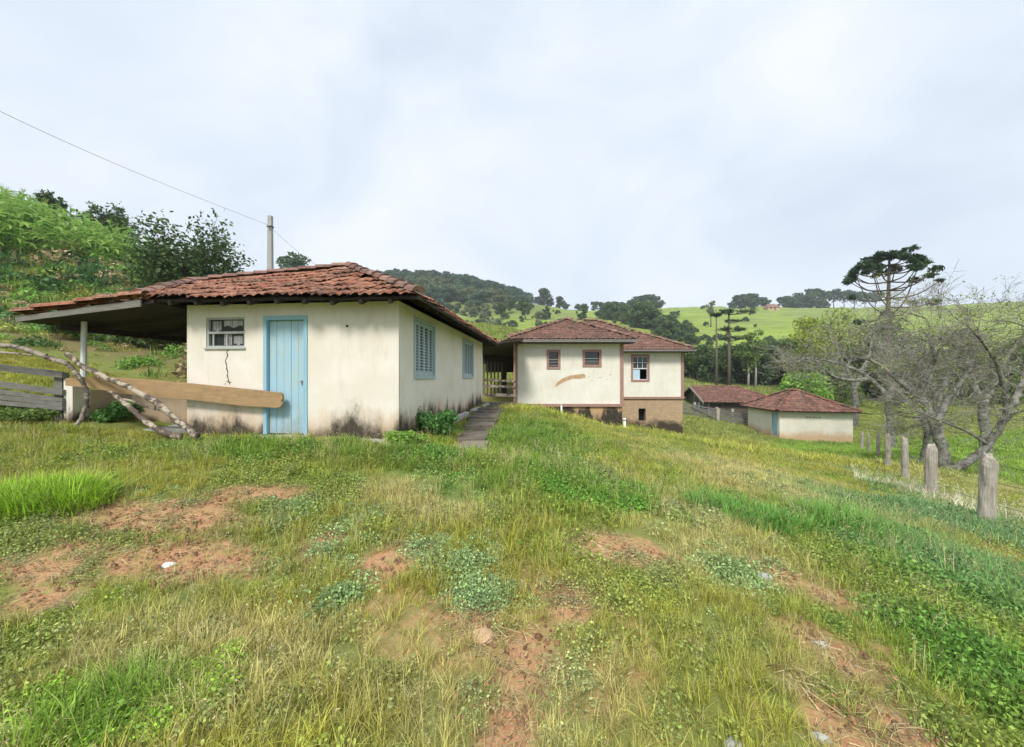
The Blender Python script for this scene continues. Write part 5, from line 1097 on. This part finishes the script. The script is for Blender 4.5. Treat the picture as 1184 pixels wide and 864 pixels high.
def bush(name, label, px, Y, rx, h, mat, n, leaf, seed, dz=0.0):
    p = on(px, Y, dz); r = np.random.default_rng(seed); lb = [(r.uniform(-.7,.7)*rx, r.uniform(-.5,.5)*rx, r.uniform(.25,.72)*h, rx*r.uniform(.28,.5), rx*r.uniform(.28,.5), h*r.uniform(.2,.36)) for _ in range(12)]
    o = link(name, crown_mesh(name, M[mat], lb, n, leaf, seed, .6, .3)); o.location = p; return tag(o, label, 'bush')
bush('leafy_bush', 'deep green leafy bush growing at the near house wall below the first shutter', 497, 7.6, .52, .62, 'fol_bush', 4200, .035, 51)
bush('leafy_bush', 'bright green low bush at the corner of the near house', 470, 6.45, .36, .25, 'fol_bright', 1800, .032, 52)
bush('leafy_bush', 'dark green bush inside the porch behind the leaning branches', 132, 7.7, .42, .42, 'fol_bush', 2600, .04, 53)
bush('leafy_bush', 'dark shrub on the earth bank seen under the porch roof, nearest the house wall', 188, 13.5, 1.3, 1.2, 'fol_dark', 3000, .08, 55)
bush('leafy_bush', 'dark green shrub on the bank seen between porch post and roof edge', 70, 13, 1.3, 1.1, 'fol_bush', 3000, .08, 56)
bush('leafy_bush', 'green weeds bush at the foot of the rail fence', 40, 7.25, .8, .22, 'fol_mid', 2200, .035, 54)

# ------------------------------------------------------------------ grass, weeds and undergrowth (scattered)
def blades(n, spread, h0, h1, wid, curve, r, seg=3):
    V = []; Q = []; K = []
    for i in range(n):
        a = r.uniform(0, 6.28); q = spread*math.sqrt(r.random()); bx, by = q*math.cos(a), q*math.sin(a); az = a+r.normal(0, .9); h = r.uniform(h0, h1); lean = r.uniform(.1, 1)*curve; w = wid*r.uniform(.7, 1.3); ca, sa = math.cos(az), math.sin(az); k = r.random(); i0 = len(V)
        for s in range(seg+1):
            t = s/seg; d = h*lean*t*t; z = h*t*(1-.35*lean*t); ww = w*(1-t**1.6*.93); V += [(bx+ca*d-sa*ww, by+sa*d+ca*ww, z), (bx+ca*d+sa*ww, by+sa*d-ca*ww, z)]
        for s in range(seg): Q.append((i0+2*s, i0+2*s+1, i0+2*s+3, i0+2*s+2)); K.append(k)
    return np.array(V), np.array(Q), np.array(K)
def weed(n, rad, h, leaf, r, up=.35):
    a = r.uniform(0, 6.28, n); q = rad*np.sqrt(r.random(n)); C = np.c_[q*np.cos(a), q*np.sin(a), h*(1-(q/rad)**2*.7)*r.uniform(.25, 1.0, n)]; V, Q = leaves(C, leaf, r, .62, up); return V, Q, r.random(n)
def stalks(n, spread, h0, h1, r):
    V, Q, K = blades(n, spread, h0, h1, .0016, .5, r, 4); C = []
    for i in range(n):
        tip = V[i*10+8]
        for k in range(7): C.append(tip+np.array([r.normal(0,.008), r.normal(0,.008), -k*.012]))
    v, q = leaves(np.array(C), .010, r, .3); k = r.random(len(q)); return np.concatenate([V, v]), np.concatenate([Q, q+len(V)]), np.concatenate([K, k])
def house_mask(x, y):
    M1 = HM.inverted(); lx = M1[0][0]*x+M1[0][1]*y+M1[0][3]; ly = M1[1][0]*x+M1[1][1]*y+M1[1][3]
    m = (lx > -4.05) & (lx < .05) & (ly > -.03) & (ly < 8.1)
    m |= (lx > -6.3) & (lx < -4) & (ly > -.2) & (ly < 1.3)
    m |= (lx > -1.5) & (lx < .25) & (ly > -.40) & (ly < 0)
    m |= (x > -1.13) & (x < -.42) & (y > 6.6) & (y < 14.6) | ((x > -2.5) & (x < .25) & (y > 14.6) & (y < 31))
    m |= (x > .2) & (x < 5.35) & (y > 18.5) & (y < 32) | ((x > 5.3) & (x < 11.4) & (y > 25.5) & (y < 33))
    c, s = math.cos(R(6)), math.sin(R(6)); hx = (x-21.55)*c-(y-31)*s; hy = (x-21.55)*s+(y-31)*c; m |= (hx > 0) & (hx < 5.44) & (hy > 0) & (hy < 5)
    m |= (x > 20.3) & (x < 28) & (y > 40) & (y < 52); return m
def grass():
    r = np.random.default_rng(99); pr = []
    def add(vqk, mat): pr.append(raw('turf_%02d' % len(pr), np_mesh('turf', vqk[0], vqk[1], M[mat], vqk[2])))
    for i in range(3): add(blades(34, .075, .04, .13, .0026, .9, r), 'grass_tint')          # 0-2 fine short turf
    for i in range(3): add(blades(26, .07, .09, .24, .0030, 1.1, r), 'grass_tint')          # 3-5 longer grass
    for i in range(2): add(stalks(7, .10, .18, .36, r), 'grass_tint')                        # 6-7 seed stalks
    for i in range(3): add(blades(46, .16, .07, .20, .0055, 1.0, r), 'grass_tint')          # 8-10 middle distance
    for i in range(3): add(blades(60, .36, .12, .34, .012, 1.0, r), 'grass_tint')            # 11-13 far
    for i in range(2): add(weed(60, .11, .06, .011, r, .2), 'leaf_tint')                          # 14-15 small leafy weed
    for i in range(2): add(weed(110, .20, .15, .017, r, .15), 'leaf_tint')                          # 16-17 leafy weed
    for i in range(2): add(weed(110, .42, .30, .050, r), 'leaf_tint')                         # 18-19 far weed clump
    def strew(n, rad, l0, l1, wd):
        V = []; Q = []; K = []
        for i in range(n):
            a = r.uniform(0, 6.28); q = rad*math.sqrt(r.random()); c = np.array([q*math.cos(a), q*math.sin(a), r.uniform(.004, .02)]); b = r.uniform(0, 6.28); l = r.uniform(l0, l1); d = np.array([math.cos(b)*l, math.sin(b)*l, r.uniform(-.008, .012)]); s = np.array([-math.sin(b), math.cos(b), r.uniform(-.6,.6)])*wd; i0 = len(V)
            V += [c-d-s, c-d+s, c+d+s*.5, c+d-s*.5]; Q.append((i0, i0+1, i0+2, i0+3)); K.append(r.random())
        return np.array(V), np.array(Q), np.array(K)
    add(strew(34, .16, .015, .07, .0022), 'grass_tint'); add(strew(22, .16, .006, .02, .006), 'grass_tint')   # 20 dry straw, 21 leaf crumbs
    def clods(n, rad):
        V = []; Q = []; K = []
        for i in range(n):
            a = r.uniform(0, 6.28); q = rad*math.sqrt(r.random()); s = r.uniform(.004, .013)*(1 if r.random() < .85 else 1.8); c = np.array([q*math.cos(a), q*math.sin(a), s*.3]); i0 = len(V); k = r.random()*.8
            V += [c+s*np.array(v)*r.uniform(.7, 1.2, 3) for v in ((-1,-1,-.6),(1,-1,-.6),(1,1,-.6),(-1,1,-.6),(-.6,-.6,.7),(.6,-.6,.7),(.6,.6,.7),(-.6,.6,.7))]
            for f in ((4,5,6,7),(0,1,5,4),(1,2,6,5),(2,3,7,6),(3,0,4,7)): Q.append(tuple(i0+z for z in f)); K.append(k)
        return np.array(V), np.array(Q), np.array(K)
    add(clods(26, .2), 'leaf_tint')                                                            # 22 clods of earth
    P = []; I = []; Sc = []; T = []
    def on_soil(n):
        Y = np.sqrt(r.uniform(1.1, 64, n)); x = r.uniform(-1.6, 1.6, n)*Y; so = inzones(SOIL, x, Y, .8, 5); k = so > .25; x, Y = x[k], Y[k]; m = len(x); idx = np.array([20,20,21,22,22])[r.integers(0, 5, m)]
        t = np.where((idx == 20)[:, None], np.array([.60,.50,.27]), np.where((idx == 21)[:, None], np.array([.40,.29,.15]), np.array([.46,.26,.14])))*r.uniform(.6,1.2,m)[:, None]; s = r.uniform(.6,1.2,m)
        P.append(np.c_[x, Y, height(x, Y)]); I.append(idx); Sc.append(np.repeat(s[:, None], 3, 1)); T.append(t)
    on_soil(6000)
    def band(y0, y1, dens, kinds, s0, s1, umax=1.80):
        n = int(umax*(y1*y1-y0*y0)*dens); Y = np.sqrt(r.uniform(y0*y0, y1*y1, n)); u = r.uniform(-umax, umax, n); x = u*Y; so = inzones(SOIL, x, Y, .8, 5); g = fbm(x*1.6, Y*1.6, 81)
        keep = (r.random(n) > so*.86) & (r.random(n) < sstep(.22, .46, g)*.85+.15) & ~house_mask(x, Y); px = HX+u*F
        keep &= ~((px < 330) & (Y > 10.5) & (r.random(n) < np.where(Y < 19, np.where(fbm(x*.35, Y*.35, 61) > .42, .95, .5), .45))); x = x[keep]; Y = Y[keep]; so = so[keep]; m = len(x); lush = inzones(LUSH, x, Y, .7, 7); sc = r.uniform(s0, s1, m)*(1+.40*lush)*(1-.45*so)*(.75+.6*fbm(x*.7, Y*.7, 85))
        kk = np.array([k for k, w_ in kinds for _ in range(w_)]); idx = kk[r.integers(0, len(kk), m)]; wp = fbm(x*.9, Y*.9, 87); sw = (Y < 12) & (wp > .57) & (r.random(m) < .55); idx[sw] = np.array([14,15,16,16])[r.integers(0, 4, int(sw.sum()))]; t = grass_tint(x, Y)*r.uniform(.72, 1.25, m)[:, None]
        dry = np.clip(so*1.3, 0, .85)[:, None]; t = t*(1-dry)+np.array([.60,.52,.24])*dry; st = (idx == 6) | (idx == 7); t[st] = np.array([.66,.58,.32]); wd = idx >= 14; t[wd] = t[wd]*np.array([.74,.86,.95])+np.array([0,.02,.01])
        P.append(np.c_[x, Y, height(x, Y)-.008]); I.append(idx); Sc.append(np.c_[sc, sc, sc*r.uniform(.75,1.25,m)]); T.append(t)
    near = [(0,5),(1,5),(2,5),(3,4),(4,4),(5,4),(6,1),(7,1),(14,2),(15,2),(16,1)]
    band(.8, 3.2, 430, near, .38, .74); band(3.2, 6, 300, near, .48, .85); band(6, 12, 140, [(8,5),(9,5),(10,5),(6,1),(7,1),(14,3),(16,2)], .42, .75); band(12, 22, 60, [(8,3),(9,3),(10,3),(11,1),(16,2)], .55, .95); band(22, 55, 13, [(11,3),(12,3),(13,3),(17,1)], .6, 1.0); band(55, 120, 1.4, [(11,3),(12,3),(13,3),(18,1)], 1.6, 2.8)
    # sparse turf behind and beside the viewer
    n = 2600; x = r.uniform(-6, 6, n); y = r.uniform(-5, 1, n); P.append(np.c_[x, y, height(x, y)]); I.append(r.integers(0, 6, n)); Sc.append(np.repeat(r.uniform(.8,1.3,n)[:, None], 3, 1)); T.append(grass_tint(x, y))
    # taller tufts: mound right of the path, fence line, bright clump at the left
    def clump(px, py, rx, ry, n, kinds, s0, s1, col, var=.2, ex=None):
        q = zone(px, py, rx, ry); a = r.uniform(0, 6.28, n); d = np.sqrt(r.random(n)) if ex is None else np.abs(r.normal(0, ex, n))*1.2; x = q[0]+q[2]*d*np.cos(a); y = q[1]+q[3]*d*np.sin(a); ok = ~house_mask(x, y) & (y > .9); x = x[ok]; y = y[ok]; m = len(x); sc = r.uniform(s0, s1, m)
        P.append(np.c_[x, y, height(x, y)-.01]); I.append(np.array(kinds)[r.integers(0, len(kinds), m)]); Sc.append(np.repeat(sc[:, None], 3, 1)); T.append(np.minimum(np.array(col)*1.2, .8)*r.uniform(1-var, 1+var, m)[:, None])
    clump(610, 492, 62, 26, 520, [8,9,10,16,14], .75, 1.35, (.27,.36,.07)); clump(585, 520, 50, 22, 320, [8,9,10,14], .7, 1.2, (.24,.36,.065)); clump(690, 492, 60, 10, 300, [8,9,10], .6, 1.0, (.32,.36,.09)); clump(745, 503, 45, 8, 160, [8,9,10], .6, 1.0, (.28,.35,.08))
    clump(682, 572, 66, 18, 520, [16,14,15], .7, 1.2, (.18,.38,.06)); clump(640, 552, 50, 12, 200, [16,14], .7, 1.1, (.20,.37,.065))
    for (px, py, rx, ry, n) in ((342,592,40,19,190),(418,606,46,18,170),(545,655,56,26,210),(552,690,40,26,120),(395,690,44,40,70),(500,640,50,24,70),(370,640,46,20,60),(150,572,50,10,60)): clump(px, py, rx, ry, n, [14,15,14,16], .35, .85, (.33,.46,.20), .35, .5)
    for (px, py, rx, ry, n) in ((130,826,52,20,80),(225,800,40,24,60),(40,820,40,25,50)): clump(px, py, rx, ry, n, [16,14], .35, .65, (.36,.58,.08))
    clump(45, 588, 52, 16, 380, [3,4,5,8], 1.1, 1.7, (.34,.52,.06)); clump(480, 533, 85, 10, 300, [16,14,8,9], .5, .9, (.26,.32,.08)); clump(300, 518, 130, 8, 260, [8,9,10,14], .5, .8, (.27,.37,.065)); clump(465, 520, 50, 6, 120, [14,15], .6, 1.0, (.36,.48,.09))
    clump(1150, 620, 60, 30, 420, [8,9,10,16], .8, 1.4, (.22,.37,.15)); clump(1085, 585, 45, 18, 260, [8,9,10,16], .7, 1.2, (.24,.38,.14)); clump(1110, 590, 34, 26, 60, [6,7,8], 1.0, 1.9, (.66,.63,.46)); clump(1165, 600, 26, 30, 60, [6,7,8], 1.0, 1.9, (.64,.60,.42)); clump(1040, 560, 40, 12, 150, [8,9,16], .6, 1.0, (.25,.37,.12)); clump(1180, 680, 60, 60, 420, [3,4,5,14,16], .8, 1.4, (.19,.36,.12))
    clump(572, 500, 14, 26, 120, [8,9,10,16], .5, 1.0, (.30,.40,.08)); clump(860, 600, 60, 12, 120, [3,4,5,8], .9, 1.5, (.16,.36,.07)); clump(975, 606, 46, 12, 120, [3,4,5,8], 1.0, 1.6, (.18,.40,.07)); clump(840, 660, 60, 24, 90, [14,15,16], .5, .95, (.33,.45,.19), .3, .5)
    P = np.concatenate(P); I = np.concatenate(I); Sc = np.concatenate(Sc); T = np.concatenate(T); n = len(P); rot = np.c_[r.normal(0,.10,n), r.normal(0,.10,n), r.uniform(0,6.28,n)]; rot[I >= 20, :2] = 0
    print('turf instances', n); scatter('grass', pr, P, rot, Sc, I, T)
grass()
def undergrowth():
    r = np.random.default_rng(123); pr = []
    for i in range(3): v, q, k = weed(190, .75, .75, .085, r, .2); pr.append(raw('growth_%d' % i, np_mesh('growth', v, q, M['leaf_tint'], k)))
    for i in range(2): v, q, k = blades(70, .5, .3, .95, .018, 1.1, r); pr.append(raw('growth_%d' % (3+i), np_mesh('growth', v, q, M['grass_tint'], k)))
    P = []; I = []; Sc = []; T = []; n = 15000; u = r.uniform(-2.3, -.55, n); Y = np.sqrt(r.uniform(11**2, 50**2, n)); x = u*Y; px = HX+u*F; z = height(x, Y); D = np.maximum(Y, np.abs(x)/1.9); py = HY-(z-CZ)/Y*F
    g = fbm(x*.35, Y*.35, 61); ok = (g < .50) | (r.random(n) < .22); ok &= ~house_mask(x, Y) & (px < 345)
    x, Y, z, px, py, g = [a[ok] for a in (x, Y, z, px, py, g)]; m = len(x); idx = r.integers(0, 5, m); up = sstep(395, 330, py)
    s = r.uniform(.35, 1.0, m)*(.58+.70*up)*np.where(r.random(m) < .12, 1.7, 1.0); col = np.where((r.random(m) < .55)[:, None], np.array([.19,.36,.075]), np.array([.40,.46,.11])); col = np.where((fbm(x*.5, Y*.5, 95) > .56)[:, None], np.array([.085,.19,.06]), col); col = np.where((r.random(m) < .18)[:, None], np.array([.40,.33,.18]), col)
    col = col*(.75+.6*fbm(x*.2, Y*.2, 91))[:, None]*r.uniform(.75,1.25,m)[:, None]
    rot = np.c_[r.normal(0,.15,m), r.normal(0,.15,m), r.uniform(0,6.28,m)]; scatter('hillside_undergrowth', pr, np.c_[x, Y, z-.05], rot, np.repeat(s[:, None], 3, 1), idx, col)
undergrowth()
# a few pale stones on the bare earth
def stones():
    t0 = None
    for i, (px, py, s, lab) in enumerate([(950,748,.035,'small pale stone on the bare earth track in the right foreground'),(882,668,.05,'pale flat stone beside the faint track, farther up the slope'),(948,856,.028,'pale stone at the bottom edge of the right track'),(848,862,.028,'pale stone at the bottom edge left of the right track'),(557,738,.06,'brown stone by the grey-green weeds in the centre foreground'),(194,655,.035,'tiny white stone on the bare earth at left'),(1080,722,.03,'white scrap of stone in the lush grass at right')]):
        c = gp(px, py); r = random.Random(i); m = MB(); n = 9
        for j in range(4):
            f = j/3; rad = s*(1.0, 1.1, .85, .35)[j]
            for q in range(n): a = 2*math.pi*q/n; k = 1+.22*math.sin(q*2.3+i)+.08*r.random(); m.v.append((rad*k*math.cos(a)*1.3, rad*k*math.sin(a), s*(-.35+1.0*f)+s*.1*r.random()))
        for j in range(3):
            for q in range(n): m.f.append((j*n+q, j*n+(q+1) % n, (j+1)*n+(q+1) % n, (j+1)*n+q)); m.c.append(.5)
        m.f.append(tuple(3*n+q for q in range(n))); m.c.append(.5)
        tag(m.build('stone', M['patch'] if i == 4 else M['pvc'] if i in (5,6) else M['concrete'], None, False, c), lab, 'stone')
stones()
# ------------------------------------------------------------------ air
def haze():
    m = MB(); m.box(-760,760,-760,760,-45,190); mt = bpy.data.materials.new('haze_air'); mt.use_nodes = True; t = mt.node_tree; t.nodes.remove(t.nodes['Principled BSDF']); v = t.nodes.new('ShaderNodeVolumePrincipled'); v.inputs['Color'].default_value = (.86,.93,1,1); v.inputs['Density'].default_value = HAZE; t.links.new(v.outputs[0], t.nodes['Material Output'].inputs['Volume'])
    kind(m.build('haze', mt), 'stuff')
HAZE = .00042
haze()
for ob in S.objects:
    if ob.location.z < -400: print('unplaced', ob.name)
